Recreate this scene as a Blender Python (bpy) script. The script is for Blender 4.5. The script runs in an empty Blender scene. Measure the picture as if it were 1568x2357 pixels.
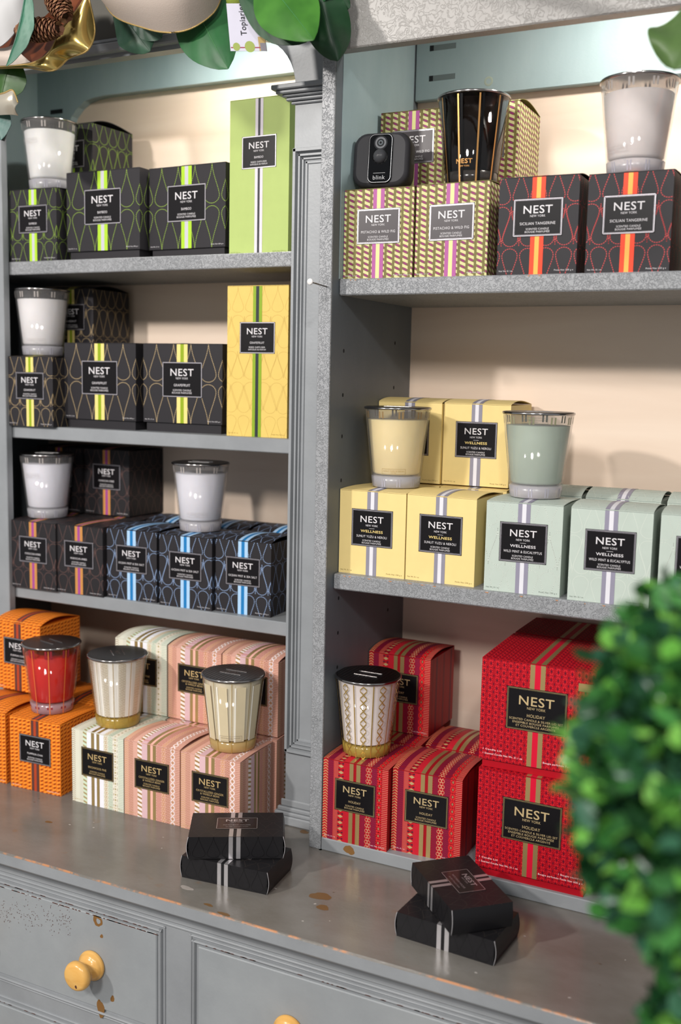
import bpy, math, random
from mathutils import Vector, Matrix
random.seed(7)
S = bpy.context.scene
PI = math.pi

# ------------------------------------------------------------ camera
CAM = Vector((0.5844, -1.1395, 0.6000)); YAW, PITCH, ROLL, F = 0.4609, 0.1286, 0.0208, 2430.97
IW, IH = 1568, 2357
_f = Vector((-math.sin(YAW)*math.cos(PITCH), math.cos(YAW)*math.cos(PITCH), -math.sin(PITCH)))
_r = Vector((math.cos(YAW), math.sin(YAW), 0)); _u = _r.cross(_f)
RGT = _r*math.cos(ROLL) + _u*math.sin(ROLL); UPV = -_r*math.sin(ROLL) + _u*math.cos(ROLL)
cd = bpy.data.cameras.new('camera'); cam = bpy.data.objects.new('camera', cd); S.collection.objects.link(cam)
cam.matrix_world = Matrix(((RGT.x, UPV.x, -_f.x, CAM.x), (RGT.y, UPV.y, -_f.y, CAM.y), (RGT.z, UPV.z, -_f.z, CAM.z), (0, 0, 0, 1)))
cd.sensor_fit = 'VERTICAL'; cd.sensor_height = 36.0; cd.lens = F/IH*36.0
cd.clip_start = 0.02
cd.dof.use_dof = True; cd.dof.focus_distance = 1.29; cd.dof.aperture_fstop = 3.9
S.camera = cam
def at(px, py, y):            # a place seen in the photograph, on the plane Y = y
    v = _f + RGT*((px-IW/2)/F) - UPV*((py-IH/2)/F)
    return CAM + v*((y-CAM.y)/v.y)

# ------------------------------------------------------------ world, lights, exposure
S.view_settings.view_transform = 'Standard'; S.view_settings.look = 'None'
S.view_settings.gamma = 1.0; S.view_settings.use_curve_mapping = False
S.view_settings.exposure = -0.1
w = bpy.data.worlds.new('shop'); S.world = w; w.use_nodes = True
w.node_tree.nodes['Background'].inputs[0].default_value = (0.93, 0.96, 1.0, 1)
w.node_tree.nodes['Background'].inputs[1].default_value = 0.46
def area(name, loc, target, size, power, col, size_y=None, spread=PI):
    l = bpy.data.lights.new(name, 'AREA'); l.energy = power; l.color = col; l.size = size
    if size_y: l.shape = 'RECTANGLE'; l.size_y = size_y
    else: l.shape = 'DISK'
    l.spread = spread
    o = bpy.data.objects.new(name, l); S.collection.objects.link(o); o.location = loc
    o.rotation_euler = (Vector(target)-Vector(loc)).to_track_quat('-Z', 'Y').to_euler()
    return o
area('ceiling_spot_light', (-1.0, -1.95, 1.42), (-.05, .1, .45), .12, 34, (1, .95, .9))
area('ceiling_spot_light', (1.05, -2.0, 1.62), (0, .1, .4), .14, 14, (1, .96, .92))
area('ceiling_spot_light', (.1, -2.7, 1.75), (-.1, .1, .4), .4, 48, (1, .97, .93))
area('puck_light', (-.27, .135, 1.105), (-.27, .2, .8), .05, 1.7, (1, .96, .9))
area('puck_light', (.31, .085, 1.085), (.31, .16, .8), .05, 1.7, (1, .96, .9))

# ------------------------------------------------------------ materials
def lin(c):
    if isinstance(c, str):
        c = c.lstrip('#'); c = [int(c[i:i+2], 16)/255 for i in (0, 2, 4)]
    return tuple(x/12.92 if x <= .04045 else ((x+.055)/1.055)**2.4 for x in c) + (1,)
MC = {}
def mat(col, rough=.5, metal=0., bump=0, bscale=900, coat=0, name=None):
    """plain coloured stock with faint procedural fibre variation"""
    k = (str(col), rough, metal, bump, bscale, coat)
    if k in MC: return MC[k]
    m = bpy.data.materials.new(name or 'stock_%d' % len(MC)); m.use_nodes = True
    nt = m.node_tree; b = nt.nodes['Principled BSDF']
    b.inputs['Roughness'].default_value = rough; b.inputs['Metallic'].default_value = metal
    if not metal: b.inputs['Specular IOR Level'].default_value = .2
    if coat: b.inputs['Coat Weight'].default_value = coat; b.inputs['Coat Roughness'].default_value = .12
    c = lin(col)
    tc = nt.nodes.new('ShaderNodeTexCoord'); n = nt.nodes.new('ShaderNodeTexNoise')
    n.inputs['Scale'].default_value = bscale if bump else 60; n.inputs['Detail'].default_value = 3
    nt.links.new(tc.outputs['Object'], n.inputs['Vector'])
    mx = nt.nodes.new('ShaderNodeMix'); mx.data_type = 'RGBA'
    mx.inputs['A'].default_value = tuple(x*.94 for x in c[:3])+(1,); mx.inputs['B'].default_value = tuple(min(1, x*1.05) for x in c[:3])+(1,)
    nt.links.new(n.outputs['Fac'], mx.inputs['Factor']); nt.links.new(mx.outputs['Result'], b.inputs['Base Color'])
    if bump:
        bp = nt.nodes.new('ShaderNodeBump'); bp.inputs['Strength'].default_value = bump; bp.inputs['Distance'].default_value = .0005
        nt.links.new(n.outputs['Fac'], bp.inputs['Height']); nt.links.new(bp.outputs['Normal'], b.inputs['Normal'])
    MC[k] = m; return m

def nodes(m):
    nt = m.node_tree
    def N(t, **kw):
        n = nt.nodes.new('ShaderNode'+t)
        for k, v in kw.items(): setattr(n, k, v)
        return n
    return nt, N, nt.links.new

def paint(name, c1, c2, crackle=0., cscale=170, rough=.42, dark=.0, edge=None, stretch=(1, 1, 1), spots=0., thr=.5):
    """distressed cabinet paint: cloudy tint, crackle relief, worn brown flecks; edge=(axis, value, width) wears through to orange wood"""
    m = bpy.data.materials.new(name); m.use_nodes = True; nt, N, L = nodes(m); b = nt.nodes['Principled BSDF']
    tc = N('TexCoord'); mp = N('Mapping'); L(tc.outputs['Object'], mp.inputs['Vector']); mp.inputs['Scale'].default_value = stretch
    n1 = N('TexNoise'); n1.inputs['Scale'].default_value = 9; n1.inputs['Detail'].default_value = 6; n1.inputs['Roughness'].default_value = .65
    L(mp.outputs[0], n1.inputs['Vector'])
    r1 = N('ValToRGB'); r1.color_ramp.elements[0].position = .3; r1.color_ramp.elements[1].position = .72
    r1.color_ramp.elements[0].color = lin(c1); r1.color_ramp.elements[1].color = lin(c2); L(n1.outputs['Fac'], r1.inputs['Fac'])
    col = r1.outputs['Color']
    def mixc(fac, a, cc):
        mx = N('Mix', data_type='RGBA'); L(fac, mx.inputs['Factor']); L(a, mx.inputs['A']); mx.inputs['B'].default_value = lin(cc); return mx.outputs['Result']
    nf = N('TexNoise'); nf.inputs['Scale'].default_value = 260; nf.inputs['Detail'].default_value = 4; L(tc.outputs['Object'], nf.inputs['Vector'])
    h = nf.outputs['Fac']; bs = .18
    if crackle:
        ns = N('TexNoise'); ns.inputs['Scale'].default_value = cscale; ns.inputs['Detail'].default_value = 1.5; ns.inputs['Distortion'].default_value = 1.6
        L(tc.outputs['Object'], ns.inputs['Vector'])
        ab = N('Math', operation='SUBTRACT'); L(ns.outputs['Fac'], ab.inputs[0]); ab.inputs[1].default_value = .5
        aa = N('Math', operation='ABSOLUTE'); L(ab.outputs[0], aa.inputs[0])
        mr = N('MapRange'); L(aa.outputs[0], mr.inputs['Value']); mr.inputs['From Max'].default_value = .055
        h = mr.outputs['Result']; bs = crackle
        if dark:
            nm = N('TexNoise'); nm.inputs['Scale'].default_value = 14; L(tc.outputs['Object'], nm.inputs['Vector'])
            m2 = N('MapRange'); L(nm.outputs['Fac'], m2.inputs['Value']); m2.inputs['From Min'].default_value = .42; m2.inputs['From Max'].default_value = .6
            m3 = N('MapRange'); L(mr.outputs['Result'], m3.inputs['Value']); m3.inputs['From Max'].default_value = .5; m3.inputs['To Min'].default_value = dark; m3.inputs['To Max'].default_value = 0
            mu = N('Math', operation='MULTIPLY'); L(m3.outputs[0], mu.inputs[0]); L(m2.outputs[0], mu.inputs[1])
            col = mixc(mu.outputs[0], col, '#3a3f45')
    if spots:
        n2 = N('TexNoise'); n2.inputs['Scale'].default_value = 38; n2.inputs['Detail'].default_value = 5; L(tc.outputs['Object'], n2.inputs['Vector'])
        m4 = N('MapRange'); L(n2.outputs['Fac'], m4.inputs['Value']); m4.inputs['From Min'].default_value = .66; m4.inputs['From Max'].default_value = .74; m4.inputs['To Max'].default_value = spots
        col = mixc(m4.outputs[0], col, '#7a5a3c')
    if edge:
        ax, val, wd = edge
        sx = N('SeparateXYZ'); L(tc.outputs['Object'], sx.inputs[0])
        sb = N('Math', operation='SUBTRACT'); L(sx.outputs[ax], sb.inputs[0]); sb.inputs[1].default_value = val
        a2 = N('Math', operation='ABSOLUTE'); L(sb.outputs[0], a2.inputs[0])
        m5 = N('MapRange'); L(a2.outputs[0], m5.inputs['Value']); m5.inputs['From Max'].default_value = wd; m5.inputs['To Min'].default_value = 1; m5.inputs['To Max'].default_value = 0
        n3 = N('TexNoise'); n3.inputs['Scale'].default_value = 22; n3.inputs['Detail'].default_value = 8; n3.inputs['Roughness'].default_value = .7; L(tc.outputs['Object'], n3.inputs['Vector'])
        m6 = N('MapRange'); L(n3.outputs['Fac'], m6.inputs['Value']); m6.inputs['From Min'].default_value = thr; m6.inputs['From Max'].default_value = thr+.07
        mu = N('Math', operation='MULTIPLY'); L(m5.outputs[0], mu.inputs[0]); L(m6.outputs[0], mu.inputs[1])
        col = mixc(mu.outputs[0], col, '#c08050')
    bp = N('Bump'); bp.inputs['Strength'].default_value = bs; bp.inputs['Distance'].default_value = .0007
    L(h, bp.inputs['Height']); L(bp.outputs['Normal'], b.inputs['Normal'])
    L(col, b.inputs['Base Color']); b.inputs['Roughness'].default_value = rough
    return m
GREY = paint('grey_cabinet_paint', '#84878a', '#94979a', .0, rough=.4)
GREYCR = paint('crackled_grey_paint', '#8a8c8e', '#9c9da0', .75, 190, rough=.42, dark=.55)
GREYTX = paint('textured_grey_paint', '#989490', '#a5a29e', .5, 120, rough=.38)
TOPM = paint('worktop_paint', '#67625b', '#797570', .0, rough=.24, edge=(1, -.2, .0016), spots=.3, thr=.47, stretch=(1, 1.6, 1))
BLUE = paint('blue_grey_inner_paint', '#8fa3a6', '#a3b4b6', .0, rough=.45, stretch=(1, 1, .3))
SLATE = paint('slate_inner_paint', '#5c6268', '#696f74', .0, rough=.45, stretch=(1, 1, .3))
DRAWM = paint('drawer_front_paint', '#8b8f92', '#989c9e', .0, rough=.42)

def wood(name, c1, c2, stretch=(6, 1, 40), rough=.5, bump=.1):
    m = bpy.data.materials.new(name); m.use_nodes = True; nt, N, L = nodes(m); b = nt.nodes['Principled BSDF']
    tc = N('TexCoord'); mp = N('Mapping'); L(tc.outputs['Object'], mp.inputs['Vector']); mp.inputs['Scale'].default_value = stretch
    n = N('TexNoise'); n.inputs['Scale'].default_value = 1.2; n.inputs['Detail'].default_value = 7; n.inputs['Distortion'].default_value = .8; L(mp.outputs[0], n.inputs['Vector'])
    r = N('ValToRGB'); r.color_ramp.elements[0].position = .3; r.color_ramp.elements[1].position = .7
    r.color_ramp.elements[0].color = lin(c1); r.color_ramp.elements[1].color = lin(c2)
    L(n.outputs['Fac'], r.inputs['Fac']); L(r.outputs['Color'], b.inputs['Base Color']); b.inputs['Roughness'].default_value = rough
    bp = N('Bump'); bp.inputs['Strength'].default_value = bump; bp.inputs['Distance'].default_value = .0004; L(n.outputs['Fac'], bp.inputs['Height']); L(bp.outputs['Normal'], b.inputs['Normal'])
    return m
BIRCHPLY = wood('birch_plywood', '#ddc5b0', '#ead6c3', (2, 1, 14))
KNOBW = wood('varnished_pine', '#d9a04e', '#e4b468', (20, 20, 60), .25, .03)
def chrome(col='#b8b4b0', rough=.12): return mat(col, rough, 1.)
def glassy(name, tint, gl=1.0, rough=.03, frost=0):
    """thin vessel wall: clear by tint, mirror by fresnel"""
    m = bpy.data.materials.new(name); m.use_nodes = True; nt, N, L = nodes(m); nt.nodes.remove(nt.nodes['Principled BSDF'])
    o = nt.nodes['Material Output']; t = N('BsdfTransparent'); t.inputs[0].default_value = lin(tint); g = N('BsdfGlossy'); g.inputs['Roughness'].default_value = rough
    fr = N('LayerWeight'); fr.inputs['Blend'].default_value = .5; pw = N('Math', operation='POWER'); L(fr.outputs['Facing'], pw.inputs[0]); pw.inputs[1].default_value = 4
    mu = N('Math', operation='MULTIPLY_ADD'); L(pw.outputs[0], mu.inputs[0]); mu.inputs[1].default_value = .55*gl; mu.inputs[2].default_value = .045*gl
    nz = N('TexNoise'); nz.inputs['Scale'].default_value = 60; bp = N('Bump'); bp.inputs['Strength'].default_value = .04; L(nz.outputs['Fac'], bp.inputs['Height']); L(bp.outputs['Normal'], g.inputs['Normal'])
    if frost:
        df = N('BsdfDiffuse'); df.inputs[0].default_value = lin('#e8e6e6'); m2 = N('MixShader'); m2.inputs[0].default_value = frost; L(t.outputs[0], m2.inputs[1]); L(df.outputs[0], m2.inputs[2]); t = m2
    mx = N('MixShader'); L(mu.outputs[0], mx.inputs[0]); L(t.outputs[0], mx.inputs[1]); L(g.outputs[0], mx.inputs[2]); L(mx.outputs[0], o.inputs[0])
    return m
def solidglass(name, tint, rough=.08):
    m = bpy.data.materials.new(name); m.use_nodes = True; nt, N, L = nodes(m); b = nt.nodes['Principled BSDF']
    b.inputs['Transmission Weight'].default_value = 1; b.inputs['IOR'].default_value = 1.45; b.inputs['Roughness'].default_value = rough
    n = N('TexNoise'); n.inputs['Scale'].default_value = 40; r = N('ValToRGB'); c = lin(tint); r.color_ramp.elements[0].color = tuple(x*.93 for x in c[:3])+(1,); r.color_ramp.elements[1].color = c
    L(n.outputs['Fac'], r.inputs['Fac']); L(r.outputs['Color'], b.inputs['Base Color']); return m
def waxm(col):
    k = ('wax', col)
    if k in MC: return MC[k]
    m = mat(col, .5); m = m.copy(); b = m.node_tree.nodes['Principled BSDF']
    b.inputs['Subsurface Weight'].default_value = .35; b.inputs['Subsurface Radius'].default_value = (.01, .008, .006); b.inputs['Subsurface Scale'].default_value = .6
    MC[k] = m; return m

# ------------------------------------------------------------ builders
class MB:
    def __init__(s): s.v = []; s.f = []; s.m = []; s.mats = []; s.sm = []
    def mi(s, m):
        if m not in s.mats: s.mats.append(m)
        return s.mats.index(m)
    def poly(s, pts, m, smooth=False):
        i = len(s.v); s.v += [tuple(p) for p in pts]; s.f.append(tuple(range(i, i+len(pts)))); s.m.append(s.mi(m)); s.sm.append(smooth)
    def mesh(s, vs, fs, m, smooth=False):
        i = len(s.v); s.v += [tuple(p) for p in vs]; k = s.mi(m)
        for f in fs: s.f.append(tuple(i+j for j in f)); s.m.append(k); s.sm.append(smooth)
    def box(s, a, b, m, bev=0.):
        x0, y0, z0 = a; x1, y1, z1 = b
        if bev:
            e = bev; vs = []; 
            for (X, sx) in ((x0, 1), (x1, -1)):
                for (Y, sy) in ((y0, 1), (y1, -1)):
                    for (Z, sz) in ((z0, 1), (z1, -1)):
                        vs += [(X, Y+sy*e, Z+sz*e), (X+sx*e, Y, Z+sz*e), (X+sx*e, Y+sy*e, Z)]
            import bmesh
            bm = bmesh.new(); [bm.verts.new(v) for v in vs]; bmesh.ops.convex_hull(bm, input=bm.verts); bm.verts.index_update()
            s.mesh([v.co[:] for v in bm.verts], [[v.index for v in f.verts] for f in bm.faces], m); bm.free(); return
        vs = [(x, y, z) for x in (x0, x1) for y in (y0, y1) for z in (z0, z1)]
        s.mesh(vs, [(0, 1, 3, 2), (4, 6, 7, 5), (0, 4, 5, 1), (2, 3, 7, 6), (0, 2, 6, 4), (1, 5, 7, 3)], m)
    def extr(s, prof, x0, x1, m, axis=0, smooth=False):
        """closed profile (a,b) swept along an axis; axis 0: (y,z) along x ; 2: (x,y) along z; 1: (x,z) along y"""
        def P(p, t): return (t, p[0], p[1]) if axis == 0 else ((p[0], p[1], t) if axis == 2 else (p[0], t, p[1]))
        n = len(prof); vs = [P(p, x0) for p in prof]+[P(p, x1) for p in prof]
        s.mesh(vs, [(i, (i+1) % n, n+(i+1) % n, n+i) for i in range(n)], m, smooth)
        s.mesh(vs, [tuple(range(n))[::-1], tuple(range(n, 2*n))], m)
    def lathe(s, prof, m, c=(0, 0, 0), seg=48, axis='z', smooth=True):
        vs = []; n = len(prof)
        for i in range(seg):
            a = 2*PI*i/seg
            for r, h in prof:
                x, y = r*math.cos(a), r*math.sin(a)
                vs.append((c[0]+x, c[1]+y, c[2]+h) if axis == 'z' else (c[0]+x, c[1]-h, c[2]+y))
        fs = [(i*n+j, ((i+1) % seg)*n+j, ((i+1) % seg)*n+j+1, i*n+j+1) for i in range(seg) for j in range(n-1)]
        s.mesh(vs, fs, m, smooth)
    def tube(s, pts, r, m, seg=8, taper=None):
        pts = [Vector(p) for p in pts]; vs = []; n = len(pts)
        for i, p in enumerate(pts):
            t = (pts[min(i+1, n-1)]-pts[max(i-1, 0)]).normalized(); a = t.orthogonal().normalized(); 
            if i and abs(a.dot(la)) < .99: a = (la - t*la.dot(t)).normalized()
            la = a; b = t.cross(a); rr = r*(taper(i/(n-1)) if taper else 1)
            vs += [p+(a*math.cos(2*PI*k/seg)+b*math.sin(2*PI*k/seg))*rr for k in range(seg)]
        fs = [(i*seg+k, i*seg+(k+1) % seg, (i+1)*seg+(k+1) % seg, (i+1)*seg+k) for i in range(n-1) for k in range(seg)]
        s.mesh(vs, fs+[tuple(range(seg))[::-1], tuple(range((n-1)*seg, n*seg))], m, True)
    def data(s, name):
        me = bpy.data.meshes.new(name); me.from_pydata(s.v, [], s.f)
        for m in s.mats: me.materials.append(m)
        me.polygons.foreach_set('material_index', s.m); me.polygons.foreach_set('use_smooth', s.sm); me.update(); return me
    def build(s, name, parent=None): return link(name, s.data(name), parent)
def link(name, data, parent=None, loc=(0, 0, 0)):
    o = bpy.data.objects.new(name, data); S.collection.objects.link(o); o.location = loc
    if parent: o.parent = parent
    return o
def tag(o, label=None, cat=None, group=None, kind=None):
    if label: o['label'] = label
    if cat: o['category'] = cat
    if group: o['group'] = group
    if kind: o['kind'] = kind
    return o
def thing(name, loc, rz=0, label=None, cat=None, group=None):
    o = link(name, None, None, loc); o.rotation_euler.z = rz; o.empty_display_size = .02
    return tag(o, label, cat, group)

# ---- flat printed artwork: polygons in (u, v), clipped and laid on a surface
def clip(poly, ax, lim, keep_less):
    out = []
    for i in range(len(poly)):
        a, b = poly[i-1], poly[i]; ia = (a[ax] <= lim) == keep_less or a[ax] == lim; ib = (b[ax] <= lim) == keep_less or b[ax] == lim
        if ia != ib:
            t = (lim-a[ax])/(b[ax]-a[ax]); out.append((a[0]+(b[0]-a[0])*t, a[1]+(b[1]-a[1])*t))
        if ib: out.append(b)
    return out
class Art:
    def __init__(s, W, H): s.W, s.H = W, H; s.p = []; s.win = (0, W)
    def poly(s, pts, m, layer=1):
        q = pts
        for ax, lim, less in ((0, s.win[0], False), (0, s.win[1], True), (1, 0, False), (1, s.H, True)):
            q = clip(q, ax, lim, less)
            if len(q) < 3: return
        s.p.append((q, m, layer))
    def rect(s, x0, y0, x1, y1, m, layer=1): s.poly([(x0, y0), (x1, y0), (x1, y1), (x0, y1)], m, layer)
    def stroke(s, pts, w, m, layer=1, dash=0):
        for i in range(len(pts)-1):
            if dash and i % 3 == 2: continue
            (x0, y0), (x1, y1) = pts[i], pts[i+1]; dx, dy = x1-x0, y1-y0; l = math.hypot(dx, dy) or 1; nx, ny = -dy/l*w/2, dx/l*w/2
            e = 0 if dash else .12; x0 -= dx*e; y0 -= dy*e; x1 += dx*e; y1 += dy*e
            s.poly([(x0-nx, y0-ny), (x1-nx, y1-ny), (x1+nx, y1+ny), (x0+nx, y0+ny)], m, layer)
    def emit(s, mb, fn, bands=0):
        for q, m, ly in s.p:
            qs = [q]
            if bands:
                lo = min(p[1] for p in q); hi = max(p[1] for p in q); cuts = [s.H*k/bands for k in range(1, bands) if lo < s.H*k/bands < hi]
                for c in cuts:
                    a = clip(qs[-1], 1, c, True); b = clip(qs[-1], 1, c, False); qs = qs[:-1]+[a, b]
            for k in qs:
                if len(k) >= 3: mb.poly([fn(u, v, .00006*ly) for u, v in k], m)
TX = {}
def glyphs(txt, bold):
    k = (txt, bold)
    if k not in TX:
        c = bpy.data.curves.new('t', 'FONT'); c.body = txt; c.size = 1; c.resolution_u = 3; c.offset = bold
        c.space_character = 1.08
        o = bpy.data.objects.new('t', c); S.collection.objects.link(o); dg = bpy.context.evaluated_depsgraph_get(); dg.update()
        me = bpy.data.meshes.new_from_object(o.evaluated_get(dg)); vs = [(v.co.x, v.co.y) for v in me.vertices]; fs = [tuple(p.vertices) for p in me.polygons]
        bpy.data.objects.remove(o); bpy.data.curves.remove(c); bpy.data.meshes.remove(me)
        xs = [v[0] for v in vs]; TX[k] = (vs, fs, min(xs), max(xs))
    return TX[k]
def write(mb, txt, cx, cy, width, cap, m, fn, bold=0., layer=4, rot=0):
    """lettering centred on (cx, cy): stretched to the given width and capital height"""
    vs, fs, x0, x1 = glyphs(txt, bold); sx = width/(x1-x0); sy = cap/.73; c, s_ = math.cos(rot), math.sin(rot); P = []
    for x, y in vs:
        a, b = (x-(x0+x1)/2)*sx, (y-.365)*sy; P.append(fn(cx+a*c-b*s_, cy+a*s_+b*c, .00006*layer))
    mb.mesh(P, fs, m)

# ---- artwork motifs
def drop(cx, y_round, y_tip, w, n=22):
    """teardrop outline: round end at y_round, narrow tip at y_tip"""
    L = y_tip-y_round; h = []
    for i in range(n+1):
        q = (i/n)**1.6; c = math.sqrt(max(0, 1-(1-q/.24)**2)) if q < .24 else 1
        h.append((w/2*1.13*(1+math.cos(PI*q))/2*c, y_round+L*q))
    return [(cx+x, y) for x, y in h[::-1]]+[(cx-x, y) for x, y in h[1:]]
def resample(pts, step):
    out = [pts[0]]; acc = 0
    for i in range(len(pts)-1):
        (x0, y0), (x1, y1) = pts[i], pts[i+1]; l = math.hypot(x1-x0, y1-y0); d = step-acc
        while d <= l: out.append((x0+(x1-x0)*d/l, y0+(y1-y0)*d/l)); d += step
        acc = (acc+l) % step
    return out
def drops(A, m, bands, pitch, lw=.00095, dash=.00085, wf=.86, cx=None):
    cx = A.W/2 if cx is None else cx
    for off, yr, yt in bands:
        for k in range(-8, 9):
            x = cx+(k+off)*pitch
            if -pitch < x < A.W+pitch:
                p = drop(x, yr*A.H, yt*A.H, pitch*wf)
                A.stroke(resample(p, dash) if dash else p, lw, m, 1, dash)
def stripes(A, sp, y0=0, y1=None, cx=None, layer=5):
    cx = A.W/2 if cx is None else cx
    for a, b, m in sp: A.rect(cx+a, y0, cx+b, A.H if y1 is None else y1, m, layer)
# small box bands (v measured from the bottom, fractions); offsets of columns in pitches
SB = [(0, .735, 1.12), (0, .71, .30), (.5, .295, .71), (.5, .272, -.14)]
LB = [(.5, .53, 1.03), (.5, .50, -.03)]
DB = [(.5, .83, 1.0), (.5, .81, .63), (0, .595, .80), (.5, .385, .57), (0, .57, .40), (.5, .365, .18), (0, .16, .345), (0, .14, -.05)]
def D_small(m, **kw): return lambda A: drops(A, m, SB, .0203, **kw)
def D_large(m, **kw): return lambda A: drops(A, m, LB, .0292, **kw)
def D_diff(m, **kw): return lambda A: drops(A, m, DB, .0205, **kw)
def lattice(m1, m2, px=.0101, py=.0067, w=.70, h=.52, sl=.46, m2h=.4):
    def f(A):
        n = int(A.W/px)+2
        for i in range(-n, n):
            x = A.W/2+(i+.17)*px
            if x > A.W or x+px < 0: continue
            for j in range(-1, int(A.H/py)+2):
                y = j*py+(i % 3)*py*.1
                A.poly([(x, y), (x+px*w, y-py*sl), (x+px*w, y+py*(h-sl)), (x, y+py*h)], m1, 1)
                A.poly([(x, y-py*.30), (x+px*w*.42, y-py*.19), (x+px*w, y-py*.62), (x+px*w*.58, y-py*.74)], m2, 2)
    return f
def weave(base2, dark):
    def f(A):
        px, py = .0075, .0056
        for i in range(-1, int(A.W/px)+2):
            for j in range(-1, int(A.H/py)+2):
                x, y = i*px, j*py+(i % 2)*py*.15
                A.poly([(x, y), (x+px*.8, y+py*.3), (x+px*.8, y+py*.72), (x, y+py*.42)], base2, 1)
                A.poly([(x+px*.10, y-py*.14), (x+px*.42, y-py*.34), (x+px*.92, y+py*.12), (x+px*.62, y+py*.24)], dark, 2)
    return f
def col_zig(A, x0, x1, m, per=.0036, th=.0016, amp=.0022, n=1):
    y = -.004
    while y < A.H+.004:
        k = 2*n; pts = [(x0+(x1-x0)*i/k, y+(amp if i % 2 else 0)) for i in range(k+1)]
        for i in range(k):
            (a, b), (c, d) = pts[i], pts[i+1]; A.poly([(a, b), (c, d), (c, d+th), (a, b+th)], m, 2)
        y += per
def col_wave(A, x0, x1, m, per=.0024, th=.0009, amp=.0009):
    y = -.002
    while y < A.H+.002:
        pts = [(x0+(x1-x0)*i/8, y+amp*math.sin(i/8*PI*3)) for i in range(9)]
        for i in range(8):
            (a, b), (c, d) = pts[i], pts[i+1]; A.poly([(a, b), (c, d), (c, d+th), (a, b+th)], m, 2)
        y += per
def col_dots(A, x0, x1, m, nx=4, s=.0007):
    p = (x1-x0)/nx; y = 0; r = 0
    while y < A.H:
        for i in range(nx): x = x0+(i+.5+(.25 if r % 2 else -.25))*p; A.poly([(x, y-s), (x+s, y), (x, y+s), (x-s, y)], m, 2)
        y += p*.95; r += 1
def col_grid(A, x0, x1, m, n=4, th=.0004, diag=False):
    p = (x1-x0)/n; o = A.win; A.win = (max(0, x0), min(A.W, x1))
    if diag:
        y = -(x1-x0)
        while y < A.H:
            A.poly([(x0, y), (x1, y+x1-x0), (x1, y+x1-x0+th*1.4), (x0, y+th*1.4)], m, 2); A.poly([(x1, y), (x0, y+x1-x0), (x0, y+x1-x0+th*1.4), (x1, y+th*1.4)], m, 2); y += p
    else:
        for i in range(n+1): A.rect(x0+i*p-th/2, 0, x0+i*p+th/2, A.H, m, 2)
        y = 0
        while y < A.H: A.rect(x0, y, x1, y+th, m, 2); y += p
    A.win = o
def col_diam(A, x0, x1, mA, mB, per=.0082):
    c = (x0+x1)/2; h = (x1-x0)/2; y = 0
    while y < A.H+per:
        A.poly([(c, y-per*.26), (x1, y), (c, y+per*.26), (x0, y)], mA, 2); A.poly([(x0, y+per*.28), (c, y+per*.42), (x0, y+per*.60)], mB, 2); A.poly([(x1, y+per*.28), (c, y+per*.42), (x1, y+per*.60)], mB, 2); y += per
def col_hex(A, x0, x1, m, n=2, lw=.0005):
    r = (x1-x0)/n/1.8; row = 0; y = 0
    while y < A.H+r:
        k = n if row % 2 == 0 else n-1
        for i in range(k):
            x = x0+(x1-x0)/n*(i+.5+(0 if row % 2 == 0 else .5)); A.stroke([(x+r*.92*math.sin(a*PI/3), y+r*.92*math.cos(a*PI/3)) for a in range(7)], lw, m, 2)
        y += r*1.6; row += 1
def col_chain(A, x0, x1, m, fill, per=.0078, lw=.0011):
    c = (x0+x1)/2; h = (x1-x0)/2-lw/2; y = 0
    while y < A.H+per:
        for sx in (1, -1): A.stroke([(c, y-per/2), (c+sx*h, y-per*.13), (c+sx*h, y+per*.13), (c, y+per/2)], lw, m, 3)
        if fill: A.poly([(c, y-per*.22), (c+h*.42, y), (c, y+per*.22), (c-h*.42, y)], fill, 2)
        y += per
def col_comb(A, x0, x1, m, per=.0024, th=.0006):
    y = 0
    while y < A.H: A.rect(x0, y, x1, y+th, m, 2); y += per
def col_slant(A, x0, x1, mA, bg, per=.0062):
    A.rect(x0, 0, x1, A.H, bg, 1); y = -per
    while y < A.H+per: A.poly([(x0, y+per*.35), (x1, y), (x1, y+per*.42), (x0, y+per*.77)], mA, 2); y += per
GOLD = mat('#b59a66', .35, .55); GOLD2 = mat('#c2a050', .25, .6); SILV = mat('#b9b6b8', .3, .7); WHT = mat('#e4e0e2', .5)
def P_holiday(A):
    c = mat; W = A.W
    def X(f): return f*W
    for a, b, k in ((0, .075, '#b51a26'), (.075, .16, '#8f1833'), (.16, .235, '#b02430'), (.235, .32, '#b41822'), (.32, .41, '#b01220'), (.585, .66, '#9c1830'), (.66, .75, '#a81824'), (.75, .83, '#8f1833'), (.83, .91, '#a8182a'), (.91, 1, '#b01824')):
        A.rect(X(a), 0, X(b), A.H, c(k, .45), 1)
    col_zig(A, X(0), X(.075), mat('#c08a60', .4)); col_wave(A, X(.075), X(.16), c('#6d1a38', .45)); col_grid(A, X(.165), X(.235), c('#cc6a58', .45), 4)
    col_diam(A, X(.235), X(.32), c('#b79a6c', .4), c('#4c1f33', .45)); col_grid(A, X(.32), X(.41), c('#d82a3a', .45), 4, .0006, True)
    A.rect(X(.41), 0, X(.47), A.H, GOLD, 3); A.rect(X(.515), 0, X(.578), A.H, GOLD, 3)
    col_dots(A, X(.585), X(.66), c('#5a1734', .45)); col_hex(A, X(.66), X(.75), c('#dda47e', .45)); col_wave(A, X(.75), X(.83), c('#6d1a38', .45))
    col_chain(A, X(.83), X(.91), c('#d82a28', .45), GOLD, .0092, .0014); col_comb(A, X(.91), X(1), c('#d68a70', .45))
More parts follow.
